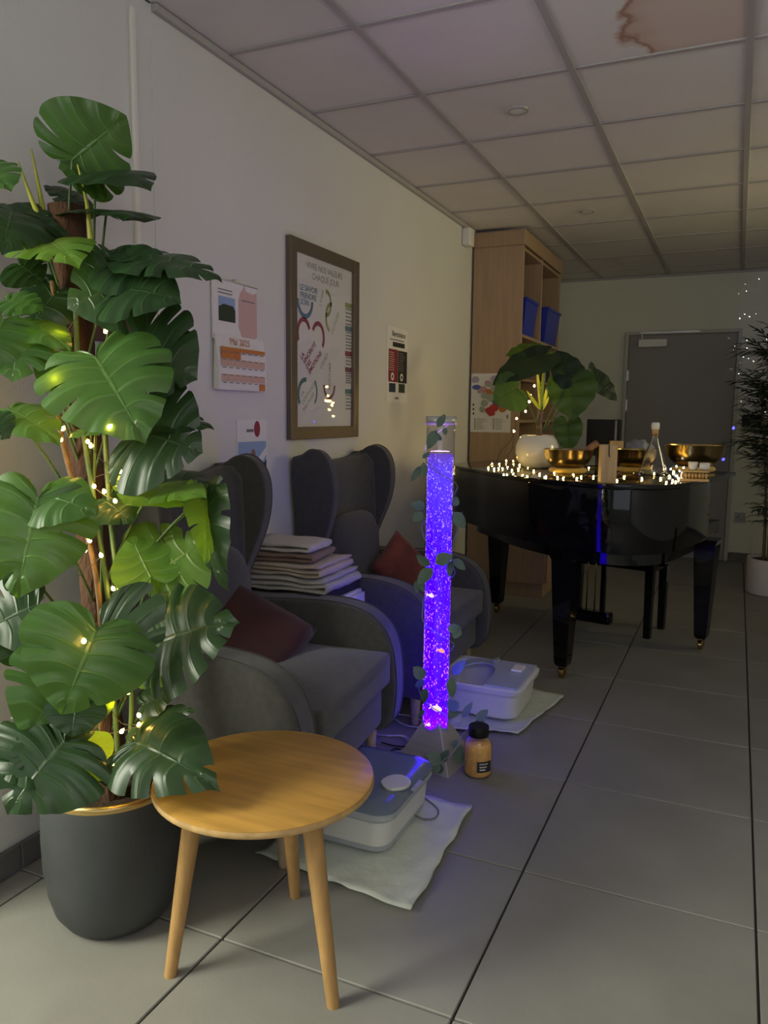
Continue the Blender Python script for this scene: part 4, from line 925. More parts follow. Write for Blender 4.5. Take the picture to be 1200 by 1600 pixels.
# ================================================================= MONSTERA
def leaf_outline(t):
    P = [(0, .02), (.10, -.20), (.30, -.24), (.50, -.10), (.585, .14), (.56, .38), (.46, .60), (.31, .80), (.14, .96), (0, 1.06)]
    x = t*(len(P)-1); i = min(int(x), len(P)-2); u = x-i
    p0, p1, p2, p3 = P[max(i-1, 0)], P[i], P[i+1], P[min(i+2, len(P)-1)]
    f = lambda a, b, c, d: .5*((2*b)+(c-a)*u+(2*a-5*b+4*c-d)*u*u+(3*b-a-3*c+d)*u**3)
    return f(p0[0], p1[0], p2[0], p3[0]), f(p0[1], p1[1], p2[1], p3[1])
def monstera_bm(Ln, Wd, seed=0, droop=.18, fold=.15, slit=1.0, ripple=.02, nl=6, cuts=None):
    r_ = random.Random(seed); bm = bmesh.new(); uvl = bm.loops.layers.uv.new('UVMap'); NL, NT = 6, 9
    for side in (1, -1):
        bounds = [0]+[min(.97, max(.04, (k+.5*(r_.random()-.5))/nl)) for k in range(1, nl)]+[1]
        ts = [1]+[r_.uniform(.42, .72) if (r_.random() < .78*slit) else 1.2 for k in range(1, nl)]+[1.2]
        ts[1] = 1.2 if r_.random() < .6 else .6
        gw = [0]+[r_.uniform(.05, .13) for k in range(1, nl)]+[0]
        for k in range(nl):
            s0, s1 = bounds[k], bounds[k+1]; cen = (s0+s1)/2; grid = []
            for j in range(NT+1):
                t = j/NT; row = []
                def g(q): return 0 if t <= ts[q] else gw[q]*min(1, (t-ts[q])/max(.05, 1-ts[q]))**.6*(s1-s0)
                a, b_ = s0+g(k), s1-g(k+1)
                for i in range(NL+1):
                    lam = i/NL; s_ = a+(b_-a)*lam
                    ro = 1-.055*abs(2*lam-1)**3*(1 if (ts[k] < 1 and lam < .5) or (ts[k+1] < 1 and lam > .5) else 0)
                    ex, ey = leaf_outline(s_); my = max(0, (s_-.22)/.78)**1.15*1.0
                    if s_ > .97: my = max(my, 1.0)
                    te = t*ro; x = ex*te; y = my+(ey-my)*te
                    y += -.06*math.sin(PI*te)*(1 if s_ > .3 else 0)
                    z = -fold*(-x*x*1.2) if False else 0
                    z = fold*x*.8-.55*fold*x*x*2 - droop*(max(0, y)**2) - droop*.8*x*x + ripple*math.sin(lam*PI)*te*1.6 - ripple*te*te*1.5 + .01*noise.noise(Vector((x*5*side+seed, y*5, seed)))
                    row.append((Vector((side*x*Wd, y*Ln, z*Ln)), (lam, te)))
                grid.append(row)
            V = [[bm.verts.new(p[0]) for p in row] for row in grid]
            for j in range(NT):
                for i in range(NL):
                    idx = ((j, i), (j, i+1), (j+1, i+1), (j+1, i)) if side < 0 else ((j, i), (j+1, i), (j+1, i+1), (j, i+1))
                    try: f_ = bm.faces.new([V[a][b_] for a, b_ in idx])
                    except ValueError: continue
                    for lp, (a, b_) in zip(f_.loops, idx): lp[uvl].uv = grid[a][b_][1]
    bmesh.ops.remove_doubles(bm, verts=bm.verts, dist=.0006*max(.5, Ln*3))
    return bm
PC = Vector((-1.395, 1.43, 0)); PZ = .365
pl = thing('potted_monstera', 'large artificial monstera on a pole in a charcoal pot', 'plant', PC)
prof = [(.0, .0), (.10, .0), (.128, .012), (.150, .045), (.164, .095), (.172, .16), (.174, .24), (.172, .31), (.168, PZ-.01), (.166, PZ), (.160, PZ+.004), (.153, PZ), (.150, PZ-.03), (.148, PZ-.06)]
smooth_angle(mesh_obj('pot', lathe(prof, 64, cap=False), M_potdark, pl), 40)
mesh_obj('gold_rim', lathe([(.1685, PZ-.012), (.1695, PZ-.004), (.167, PZ+.003), (.160, PZ+.006), (.154, PZ+.003), (.1525, PZ-.012), (.1685, PZ-.012)], 64, cap=False), M_gold, pl, True, label='gold coloured rim')
bm = lathe([(.0, PZ-.045), (.06, PZ-.048), (.11, PZ-.05), (.1495, PZ-.055)], 40, cap=False)
for v in bm.verts: v.co.z += .008*noise.noise(v.co*40)
mesh_obj('soil', bm, M_soil, pl, True)
PTop = dp(104, 322, 1.98)-PC; PBot = Vector((.0, .0, PZ-.06))
bm = bmesh.new(); n, kk = 18, 60; rings = []
for k in range(kk+1):
    t = k/kk; c = PBot.lerp(PTop, t); ring = []
    for i in range(n):
        a = 2*PI*i/n; rr = (.036+.008*t)*(1+.13*noise.noise(Vector((math.cos(a)*2.2, math.sin(a)*2.2, t*9)))+.05*noise.noise(Vector((math.cos(a)*9, math.sin(a)*9, t*50))))
        ring.append((c.x+rr*math.cos(a), c.y+rr*math.sin(a), c.z))
    rings.append(ring)
loft(bm, rings); smooth_angle(mesh_obj('coir_pole', bm, M_pole, pl), 50)
def lf(a, t, da, dt, wd, kind='n', nrm=(0, 0, 0), droop=.15, fold=.15, slit=1.0, base=None, seed=None, nl=6, ripple=.02, lab=None, stem=True):
    """leaf with petiole joint at pixel a (depth da), tip at pixel t (depth dt); nrm bends the face away from the viewer"""
    A_ = dp(*a, da); T_ = dp(*t, dt); Ln = (T_-A_).length/1.04
    sd = seed if seed is not None else int(a[0]*7+a[1])
    m = {'n': M_leaf, 'd': M_leafd, 'l': M_leafl}[kind]
    o = mesh_obj('leaf', monstera_bm(Ln, wd*1.1, sd, droop, fold, slit, ripple, nl), m, pl, 'leaf')
    Nv = (CO-A_).normalized()+AX*nrm[0]+AY*nrm[1]+AF*nrm[2]
    A2, T2 = A_-PC, T_-PC
    # compensate the droop so that the tip lands where it should
    Y = (T2-A2).normalized(); Z = (Nv-Y*Nv.dot(Y)).normalized(); T3 = T2+Z*droop*Ln*1.05
    orient(o, A2, T3, Nv)
    if stem:
        if base is None:
            zc = max(PZ-.03, A2.z-.28-.1*rnd.random()); tt = (zc-PBot.z)/(PTop.z-PBot.z); base = PBot.lerp(PTop, min(1, max(0, tt)))+(A2-PBot.lerp(PTop, min(1, max(0, tt)))).normalized()*.03
        else: base = dp(*base)-PC
        mid = base.lerp(A2, .55)+Vector((0, 0, .05*(A2-base).length))
        tube_obj('petiole', [base, mid, A2], .0038, M_stem, pl, 6, 5, taper=.003)
    return o
#   attach       tip        depths      width   kind
lf((113, 250), (196, 182), 1.93, 1.95, .20, 'n', (0, -.2, 0), .1, .1, base=(105, 380, 1.95), seed=11, nl=7)
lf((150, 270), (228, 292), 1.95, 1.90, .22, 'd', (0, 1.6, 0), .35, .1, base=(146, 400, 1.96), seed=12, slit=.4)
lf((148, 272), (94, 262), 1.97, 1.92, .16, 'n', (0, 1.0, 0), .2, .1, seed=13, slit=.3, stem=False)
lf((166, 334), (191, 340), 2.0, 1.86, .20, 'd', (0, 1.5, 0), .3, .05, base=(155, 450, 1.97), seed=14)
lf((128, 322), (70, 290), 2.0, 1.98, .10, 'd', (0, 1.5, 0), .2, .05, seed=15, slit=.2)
lf((-20, 260), (16, 296), 1.8, 1.75, .10, 'n', (0, .6, 0), seed=16, stem=False)
lf((20, 330), (5, 390), 1.84, 1.72, .17, 'd', (.2, 1.2, 0), .3, .1, seed=17)
lf((62, 370), (-15, 330), 1.88, 1.80, .20, 'd', (0, 1.4, 0), .3, .1, seed=18)
lf((40, 345), (58, 318), 1.9, 1.95, .10, 'd', (0, 1.2, 0), .2, .1, seed=19, stem=False)
lf((70, 378), (118, 412), 1.86, 1.74, .16, 'l', (-.2, 1.1, 0), .3, .15, seed=20)
lf((30, 412), (66, 440), 1.86, 1.88, .12, 'd', (0, .8, 0), .2, .1, seed=21, slit=.3)
lf((62, 385), (80, 345), 1.86, 1.9, .13, 'd', (0, 1.0, 0), .2, .1, seed=22, slit=.3, stem=False)
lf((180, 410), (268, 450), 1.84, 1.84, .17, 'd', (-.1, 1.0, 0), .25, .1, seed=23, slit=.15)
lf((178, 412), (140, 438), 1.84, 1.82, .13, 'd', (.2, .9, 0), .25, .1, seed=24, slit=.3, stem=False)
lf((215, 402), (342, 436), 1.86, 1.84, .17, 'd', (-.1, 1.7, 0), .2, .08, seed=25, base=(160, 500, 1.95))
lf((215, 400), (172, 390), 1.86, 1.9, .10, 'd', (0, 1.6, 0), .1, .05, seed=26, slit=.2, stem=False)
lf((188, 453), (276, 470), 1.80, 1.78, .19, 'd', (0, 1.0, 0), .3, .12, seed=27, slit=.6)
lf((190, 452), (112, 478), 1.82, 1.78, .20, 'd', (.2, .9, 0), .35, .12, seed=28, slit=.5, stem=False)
lf((10, 470), (65, 485), 1.80, 1.80, .11, 'n', (0, 1.2, 0), .2, .1, seed=29)
lf((90, 455), (40, 520), 1.9, 1.86, .11, 'd', (0, .5, 0), .2, .1, seed=30)
lf((5, 500), (-25, 575), 1.74, 1.70, .16, 'n', (.2, .6, 0), .2, .1, seed=31)
lf((35, 520), (20, 590), 1.78, 1.72, .17, 'n', (-.1, .9, 0), .3, .12, seed=32, slit=.3)
lf((40, 505), (105, 545), 1.82, 1.76, .10, 'n', (0, 1.1, 0), .3, .1, seed=33, slit=.3)
lf((208, 548), (303, 590), 1.82, 1.80, .25, 'd', (-.2, .5, 0), .2, .12, seed=34)
lf((203, 548), (300, 522), 1.84, 1.86, .12, 'd', (-.1, 1.0, 0), .2, .1, seed=35, stem=False, slit=.5)
lf((150, 558), (222, 683), 1.72, 1.66, .235, 'n', (.0, .25, 0), .22, .16, seed=36, nl=7, slit=.85, ripple=.03)
lf((88, 560), (72, 612), 1.80, 1.76, .07, 'n', (0, .3, 0), seed=37, stem=False, slit=0)
lf((15, 640), (88, 690), 1.78, 1.72, .12, 'n', (-.2, 1.4, 0), .3, .1, seed=38, slit=.4)
lf((-15, 660), (14, 684), 1.7, 1.7, .08, 'd', (0, .6, 0), seed=39, stem=False)
lf((215, 672), (312, 705), 1.80, 1.78, .24, 'd', (-.2, .3, 0), .18, .1, seed=40, nl=7)
lf((228, 655), (330, 668), 1.84, 1.80, .10, 'd', (0, 1.5, 0), .2, .05, seed=41)
lf((150, 665), (232, 672), 1.80, 1.70, .12, 'n', (0, 1.6, 0), .2, .05, seed=42)
lf((60, 778), (28, 928), 1.62, 1.58, .20, 'n', (-.15, .2, 0), .2, .2, seed=43, nl=7, ripple=.035, slit=.7)
lf((68, 775), (142, 800), 1.64, 1.62, .12, 'n', (.1, .6, 0), .4, .1, seed=44, slit=.2, stem=False)
lf((240, 762), (196, 785), 1.82, 1.74, .15, 'l', (0, 1.5, 0), .2, .08, seed=45, slit=.3)
lf((235, 765), (318, 775), 1.84, 1.76, .13, 'l', (0, 1.6, 0), .2, .08, seed=46, slit=.3, stem=False)
lf((240, 745), (352, 778), 1.90, 1.86, .12, 'd', (-.2, 1.6, 0), .3, .06, seed=47)
lf((238, 900), (322, 842), 1.86, 1.90, .22, 'l', (-.1, .5, 0), -.1, -.1, seed=48, slit=.8)
lf((236, 902), (205, 838), 1.84, 1.88, .13, 'l', (.1, .4, 0), -.1, -.1, seed=49, slit=.3, stem=False)
lf((316, 775), (322, 880), 1.84, 1.80, .09, 'l', (1.2, .1, 0), .1, .15, seed=50, slit=.3)
lf((322, 778), (352, 915), 1.86, 1.84, .15, 'd', (-1.5, .1, 0), .3, .15, seed=51)
lf((160, 780), (205, 815), 1.88, 1.84, .12, 'd', (0, .7, 0), .3, .1, seed=52, slit=.4)
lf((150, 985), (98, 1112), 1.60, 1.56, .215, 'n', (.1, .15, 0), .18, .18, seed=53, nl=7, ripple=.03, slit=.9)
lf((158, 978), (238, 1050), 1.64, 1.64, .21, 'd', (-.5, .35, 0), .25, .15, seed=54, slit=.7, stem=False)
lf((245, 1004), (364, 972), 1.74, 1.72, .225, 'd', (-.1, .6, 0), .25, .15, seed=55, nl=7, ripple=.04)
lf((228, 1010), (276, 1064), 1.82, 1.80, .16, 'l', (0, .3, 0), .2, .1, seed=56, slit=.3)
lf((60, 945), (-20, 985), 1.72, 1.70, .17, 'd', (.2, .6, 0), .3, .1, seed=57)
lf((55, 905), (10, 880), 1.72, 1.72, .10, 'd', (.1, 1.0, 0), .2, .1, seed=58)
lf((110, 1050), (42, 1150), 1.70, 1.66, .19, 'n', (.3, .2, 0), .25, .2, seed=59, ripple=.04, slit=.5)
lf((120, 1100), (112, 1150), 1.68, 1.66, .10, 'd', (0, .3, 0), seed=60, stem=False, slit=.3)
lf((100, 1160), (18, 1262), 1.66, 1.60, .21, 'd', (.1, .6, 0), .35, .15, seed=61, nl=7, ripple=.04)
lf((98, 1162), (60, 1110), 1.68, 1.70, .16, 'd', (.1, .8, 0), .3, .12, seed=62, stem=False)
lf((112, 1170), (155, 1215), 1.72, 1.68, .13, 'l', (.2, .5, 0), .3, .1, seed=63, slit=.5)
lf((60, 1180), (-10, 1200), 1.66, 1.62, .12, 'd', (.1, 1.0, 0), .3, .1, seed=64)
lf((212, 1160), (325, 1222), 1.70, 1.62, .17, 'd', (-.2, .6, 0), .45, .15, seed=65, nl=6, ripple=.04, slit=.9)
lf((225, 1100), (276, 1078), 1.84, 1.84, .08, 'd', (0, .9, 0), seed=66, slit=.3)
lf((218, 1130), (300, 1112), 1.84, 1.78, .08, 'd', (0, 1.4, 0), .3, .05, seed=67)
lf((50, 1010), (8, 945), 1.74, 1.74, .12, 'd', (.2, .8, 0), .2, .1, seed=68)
# yellow growing shoots
for pts in ([(63, 345, 1.93), (45, 300, 1.93), (29, 253, 1.93)], [(68, 335, 1.95), (60, 290, 1.95), (49, 233, 1.95)], [(143, 395, 1.93), (136, 320, 1.92), (121, 257, 1.91)]):
    bm = bmesh.new(); tube(bm, [dp(*p)-PC for p in pts], .0078, 8, 6, taper=.0015); mesh_obj('shoot', bm, M_spike, pl, True, label='yellow growing shoot')
# stems climbing the pole
for pts in ([(185, 1200, 1.88), (178, 1080, 1.88), (172, 960, 1.88), (150, 800, 1.88), (126, 640, 1.88), (118, 480, 1.9)], [(150, 1195, 1.9), (160, 1090, 1.9), (150, 900, 1.86), (100, 700, 1.88), (88, 600, 1.88), (82, 440, 1.9)],
            [(200, 1200, 1.88), (205, 1060, 1.86), (178, 860, 1.88), (168, 740, 1.88), (158, 560, 1.9)]):
    tube_obj('climbing_stem', [dp(*p)-PC for p in pts], .0065, M_stem if pts[0][0] != 150 else M_stembr, pl, 7, 6)
# fairy lights in the plant
def bulb_bm(r_=.0042):
    return lathe([(.0, -r_*1.1), (r_*.75, -r_*.7), (r_, 0), (r_*.7, r_*.9), (.0, r_*1.8)], 10, cap=False)
def light_string(name, label, pts3, bulbs, wire_m, wire_r=.0011, group=None, bulbm=None, br=.0042, origin=(0, 0, 0)):
    t = thing(name, label, 'fairy lights', origin, 0, group); O_ = Vector(origin)
    for seg in pts3: tube_obj('wire', [Vector(p)-O_ for p in seg], wire_r, wire_m, t, 4, 4)
    protos = {}
    for k, (p, m) in enumerate(bulbs):
        if m.name not in protos: b_ = protos[m.name] = mesh_obj('bulb', bulb_bm(br), m, t, True)
        else: b_ = protos[m.name].copy(); C.objects.link(b_)
        b_.location = Vector(p)-O_; b_.rotation_euler = (rnd.uniform(-.8, .8), rnd.uniform(-.8, .8), 0)
    return t
pb = [(130, 487, 1.84), (94, 528, 1.80), (50, 523, 1.78), (165, 518, 1.86), (88, 595, 1.69), (171, 667, 1.64), (98, 670, 1.80), (95, 687, 1.80), (137, 690, 1.84), (142, 697, 1.84), (183, 735, 1.84), (188, 737, 1.85), (147, 760, 1.85), (163, 768, 1.84), (180, 783, 1.83), (140, 845, 1.80), (133, 860, 1.80), (158, 868, 1.83),
      (177, 920, 1.86), (131, 1002, 1.55), (173, 1100, 1.74), (200, 1082, 1.76), (217, 1118, 1.76), (217, 1133, 1.75), (190, 1143, 1.8), (153, 1182, 1.76), (178, 1193, 1.74), (163, 1150, 1.80)]
B = [(dp(*p), M_bulb) for p in pb]
wires = [[dp(*pb[i]) for i in (2, 1, 0, 3)], [dp(*p) for p in ((94, 528, 1.80), (110, 560, 1.9), (88, 595, 1.70), (105, 640, 1.86), (98, 670, 1.80), (150, 668, 1.84), (171, 667, 1.66))],
         [dp(*p) for p in ((137, 690, 1.84), (160, 720, 1.84), (183, 735, 1.84), (150, 745, 1.84), (147, 760, 1.85), (165, 775, 1.84), (180, 783, 1.83), (165, 810, 1.84), (140, 845, 1.80), (133, 860, 1.80), (120, 900, 1.82), (160, 868, 1.83))],
         [dp(*p) for p in ((158, 868, 1.83), (178, 920, 1.86), (185, 980, 1.86), (170, 1040, 1.86), (200, 1082, 1.76), (173, 1100, 1.74), (190, 1130, 1.78), (217, 1133, 1.75), (190, 1143, 1.80), (163, 1150, 1.8), (153, 1182, 1.76), (178, 1193, 1.74))]]
light_string('fairy_lights', 'warm fairy lights wound through the large monstera', wires, B, M_wire, br=.0048, origin=PC+Vector((0, 0, PZ)))

# ================================================================= PIANO
PM = Vector((-.74, 4.71, 0)); PROT = math.atan2(-.217, .976)
pn = thing('grand_piano', 'black lacquered baby grand piano with its lid closed', 'piano', PM, PROT)
def ploc(u, v, z=0): return PM+Vector((.976*u-.217*v, -.217*u-.976*v, z))
def pan(P2): d = Vector((P2.x-PM.x, P2.y-PM.y)); return d.x*.976-d.y*.217, -d.x*.217-d.y*.976
# local frame of the empty: +x = u, tail is local -y
outl = [(-.745, .06), (-.745, -.10), (-.74, -.30), (-.70, -.47), (-.62, -.585), (-.50, -.68), (-.36, -.78), (-.23, -.885), (-.05, -1.0), (.14, -1.09), (.34, -1.14), (.50, -1.145), (.62, -1.10), (.70, -1.0), (.735, -.87), (.745, -.75), (.745, -.4), (.745, .06)]
def shape(scale_in=0):
    P = [Vector((*p, 0)) for p in outl]; mid = catmull(P[1:-2], 4); pts = [P[0]]+mid+P[-2:]
    out = []
    n = len(pts)
    for i, p in enumerate(pts):
        a, b_ = pts[i-1], pts[(i+1) % n]; d = (b_-a).normalized(); nrm = Vector((-d.y, d.x, 0)); out.append((p.x+nrm.x*scale_in, p.y+nrm.y*scale_in))
    return out
LZ = 1.0
case = prism([(x, y) for x, y in shape(0) if y <= .05], LZ-.31, LZ-.022, 'z'); bev(case, .006, 2, .9); smooth_angle(mesh_obj('case_rim', case, M_piano, pn), 25)
sh = shape(0)
lidp = [(x*1.012, y*1.01) for x, y in sh if y <= .2]; lid = prism(lidp, LZ-.022, LZ, 'z'); bev(lid, .007, 3, .9); smooth_angle(mesh_obj('lid', lid, M_pianolid, pn), 25)
und = prism([(x*.86+.03, y*.88) for x, y in sh if y <= .05], LZ-.385, LZ-.312, 'z'); mesh_obj('underframe', und, M_piano, pn)
mesh_obj('keybed', bbox(-.745, .62, -.12, .34, LZ-.37, LZ-.30, b=.006), M_piano, pn)
for x0 in (-.745,): mesh_obj('cheek', bbox(x0, x0+.06, .062, .34, LZ-.30, LZ-.22, b=.02), M_piano, pn)
mesh_obj('fallboard', bbox(-.68, .55, .055, .10, LZ-.30, LZ-.05, b=.01), M_piano, pn); mesh_obj('key_cover', bbox(-.68, .55, .10, .33, LZ-.27, LZ-.25, b=.01), M_piano, pn)
mesh_obj('music_shelf', bbox(-.70, .55, .055, .12, LZ-.05, LZ-.024, b=.006), M_piano, pn)
def pleg(u, v):
    x, y = u, -v; bm = bmesh.new()
    loft(bm, [[(x-a, y-a, z), (x+a, y-a, z), (x+a, y+a, z), (x-a, y+a, z)] for a, z in ((.022, .065), (.030, .075), (.033, .09), (.052, .50), (.056, LZ-.40), (.068, LZ-.37))]); bev(bm, .006, 2, .6)
    lg = mesh_obj('leg', bm, M_piano, pn)
    w_ = lathe([(.0, -.011), (.024, -.011), (.027, -.008), (.027, .008), (.024, .011), (.0, .011)], 20, cap=False)
    bmesh.ops.rotate(w_, verts=w_.verts, cent=(0, 0, 0), matrix=Matrix.Rotation(PI/2, 3, 'Y')); bmesh.ops.translate(w_, verts=w_.verts, vec=(x, y, .0275)); smooth_angle(mesh_obj('caster_wheel', w_, M_brass, lg), 40)
    fk = bmesh.new(); box(fk, x-.018, x-.013, y-.012, y+.012, .024, .066); box(fk, x+.013, x+.018, y-.012, y+.012, .024, .066); box(fk, x-.018, x+.018, y-.012, y+.012, .056, .067); mesh_obj('caster_fork', fk, M_brass, lg)
tu = pan(Vector((-.717, 3.76))); pleg(*tu)
tu = pan(Vector((-1.372, 4.87))); pleg(*tu)
tu = pan(Vector((-.113, 4.59))); pleg(*tu)
# pedal lyre
ly = [mesh_obj('lyre_post', bbox(x-.014, x+.014, -.03, .0, .12, LZ-.37, b=.005), M_piano, pn) for x in (-.075, .075)]
for x in (-.025, .025): tube_obj('pedal_rod', [(x, -.015, .13), (x, -.015, LZ-.37)], .004, M_brass, pn, 6)
mesh_obj('lyre_top', bbox(-.11, .11, -.05, .03, LZ-.40, LZ-.37, b=.006), M_piano, pn)
mesh_obj('lyre_box', bbox(-.13, .13, -.05, .03, .06, .13, b=.015), M_piano, pn)
for x in (-.06, 0, .06): mesh_obj('pedal', bbox(x-.013, x+.013, .03, .13, .075, .085, b=.004), M_brass, pn)

# bench
bn = thing('piano_bench', 'black piano bench half under the keyboard', 'bench', (-.645, 4.875, 0), PROT)
for x in (-.27, .27):
    for y in (-.13, .13):
        bm = bmesh.new(); loft(bm, [[(x-a, y-a, z), (x+a, y-a, z), (x+a, y+a, z), (x-a, y+a, z)] for a, z in ((.019, 0), (.024, .45))]); bev(bm, .003, 1, .6); mesh_obj('leg', bm, M_piano, bn)
mesh_obj('apron', bbox(-.30, .30, -.16, .16, .40, .465, b=.006), M_piano, bn)
bm = pillow_bm(.62, .34, .09, 10); o = mesh_obj('seat_pad', bm, M_black, bn, True); o.location = (0, 0, .49)
for s_ in (-1, 1):
    k = lathe([(.0, 0), (.02, 0), (.026, .006), (.026, .022), (.02, .028), (.0, .028)], 20, cap=False); o = mesh_obj('height_knob', k, M_piano, bn, True); o.location = (s_*.30, 0, .435); o.rotation_euler = (0, s_*PI/2, 0)
hp = tube_obj('headphone_band', [], .01, M_black) if False else None
ph = thing('headphones', 'black headphones lying on the end of the piano bench', 'headphones', (-.40, 4.79, .53), .5)
tube_obj('headband', [(-.06, 0, .012), (-.05, .05, .03), (0, .085, .04), (.05, .05, .03), (.06, 0, .012)], .006, M_black, ph, 8)
for s_ in (-1, 1):
    k = lathe([(.0, 0), (.03, 0), (.034, .006), (.033, .02), (.0, .024)], 20, cap=False); o = mesh_obj('ear_cup', k, M_black, ph, True); o.location = (s_*.06, -.01, .012); o.rotation_euler = (.2, s_*1.2, 0)

# ================================================================= THINGS ON THE PIANO
def bowl(label, px, py_top, py_bot, dpt_xy, rad, hgt, m, base_z, sd=0):
    x, y = dpt_xy; t = thing('singing_bowl', label, 'bowl', (x, y, base_z), 0, 'singing bowls on the piano'); th = .004
    pr_ = [(.0, .0), (rad*.40, .0), (rad*.62, hgt*.10), (rad*.82, hgt*.32), (rad*.95, hgt*.62), (rad, hgt*.97), (rad+.003, hgt), (rad-th, hgt), (rad-th-.002, hgt*.95), (rad*.95-th, hgt*.62), (rad*.80-th, hgt*.33), (rad*.6-th, hgt*.13), (.0, .006)]
    smooth_angle(mesh_obj('bowl_body', lathe(pr_, 56, cap=False), m, t), 50)
    return t
def ring_cushion(label, x, y, rad, z=LZ, m=M_ring):
    bm = bmesh.new(); g = []
    for i in range(40):
        a = 2*PI*i/40; g.append([(x+(rad+.022*math.cos(b_))*math.cos(a), y+(rad+.022*math.cos(b_))*math.sin(a), z+.015+.0145*math.sin(b_)) for b_ in [2*PI*j/12 for j in range(12)]])
    vs_ = [[bm.verts.new(p) for p in r] for r in g]
    for i in range(40):
        for j in range(12): bm.faces.new((vs_[i][j], vs_[(i+1) % 40][j], vs_[(i+1) % 40][(j+1) % 12], vs_[i][(j+1) % 12]))
    o = mesh_obj('ring_cushion', bm, m, None, True); tag(o, label, 'cushion ring', 'cushion rings under the bowls'); return o
def pxy(px, py, z=LZ): p = on('z', z, px, py); return (p.x, p.y)
c1 = pxy(887, 739); ring_cushion('gold cushion ring under the left singing bowl', *c1, .075); bowl('bronze singing bowl left of the upright block, in front of the white pot', 0, 0, 0, c1, .125, .098, M_bowlin, LZ+.024)
c2 = pxy(990, 738); ring_cushion('dark gold cushion ring under the middle singing bowl', *c2, .07); bowl('bronze singing bowl between the upright block and the glass bottle', 0, 0, 0, c2, .115, .098, M_bowl, LZ+.024)
c3 = (ploc(.56, .05).x, ploc(.56, .05).y); ring_cushion('gold cushion ring under the large right singing bowl', *c3, .09); bowl('largest singing bowl at the right end of the piano', 0, 0, 0, c3, .155, .115, M_bowl, LZ+.028)
# mallet in the first bowl
ml = thing('bowl_mallet', 'wooden mallet leaning in the left singing bowl', 'mallet', (c1[0], c1[1], LZ+.04))
a_ = on('y', c1[1]-.02, 905, 712)-ml.location; b__ = on('y', c1[1]-.05, 933, 692)-ml.location
bm = bmesh.new(); tube(bm, [a_-(b__-a_)*.4, a_, b__], .008, 10, 3, taper=.018); mesh_obj('mallet_stick', bm, mat('mallet_wood', (.28, .15, .09), .5, var=.2), ml, True)
# wooden blocks
p = pxy(946, 755); o = mesh_obj('wooden_block', bbox(-.034, .034, -.034, .034, 0, .168, b=.003), M_block); o.location = (p[0], p[1]+.04, LZ); o.rotation_euler = (0, 0, .35); tag(o, 'tall pale wooden block at the front edge of the piano', 'wooden block', 'wooden blocks on the piano')
tube_obj('cord', [(-.004, -.0345, .167), (-.004, -.037, .13), (.0, -.037, .115)], .0025, M_wired, o)
q = ploc(.36, .20); o = mesh_obj('wooden_block', bbox(-.033, .033, -.033, .033, 0, on('y', q.y, 963, 689).z-LZ, b=.003), M_block); o.location = (*on('y', q.y, 963, 700).xy, LZ); o.rotation_euler = (0, 0, .3); tag(o, 'pale wooden block standing behind the middle singing bowl', 'wooden block', 'wooden blocks on the piano')
# glass bottle
gx, gy = pxy(1020, 744); gb = thing('glass_decanter', 'cone shaped glass bottle with a cork and a white knob', 'bottle', (gx, gy, LZ))
mesh_obj('glass_body', lathe([(.0, .001), (.065, .001), (.071, .008), (.066, .03), (.045, .10), (.022, .165), (.0165, .19), (.0165, .21), (.019, .212), (.0145, .213), (.014, .19), (.02, .163), (.043, .098), (.063, .03), (.066, .009), (.0, .005)], 40, cap=False), M_glass, gb, True)
mesh_obj('cork', lathe([(.0, .195), (.0138, .195), (.0165, .232), (.0, .232)], 20, cap=False), M_edge, gb, True)
mesh_obj('stopper_knob', lathe([(.0, .230), (.017, .230), (.0195, .235), (.0195, .258), (.016, .264), (.0, .265)], 24, cap=False), M_white, gb, True)
# small white pots + bead massager at the right
mx_, my_ = pxy(1085, 753)
ms = thing('wooden_bead_massager', 'golden ribbed wooden bead roller at the right front edge of the piano lid', 'massager', (mx_-.01, my_+.03, LZ), .15)
mesh_obj('frame', bbox(-.055, .07, -.02, .02, 0, .012, b=.004), M_block, ms); mesh_obj('frame', bbox(-.055, .07, -.02, .02, .042, .05, b=.004), M_block, ms)
for k in range(8):
    bd_ = bmesh.new(); blob(bd_, (-.045+k*.0145, -.012, .027), .0068, 2, (1, 1, 1.9)); mesh_obj('bead', bd_, M_edge, ms, True)
p = on('y', my_+.04, 1082, 738); o = mesh_obj('candle_pot', lathe([(.0, 0), (.014, 0), (.019, .012), (.021, .035), (.019, .038), (.0, .036)], 24, cap=False), M_white, None, True); o.location = (p.x, p.y, LZ+.051); tag(o, 'small white pot standing on the ribbed roller', 'pot')
p = on('y', my_+.05, 1097, 732); o = mesh_obj('salt_shaker', lathe([(.0, 0), (.016, 0), (.018, .004), (.018, .04), (.0, .044)], 20, cap=False), M_white, None, True); o.location = (p.x-.01, p.y, LZ+.068); o.rotation_euler = (0, PI/2, .2); tag(o, 'small white cylinder lying beside the white pot', 'cylinder')

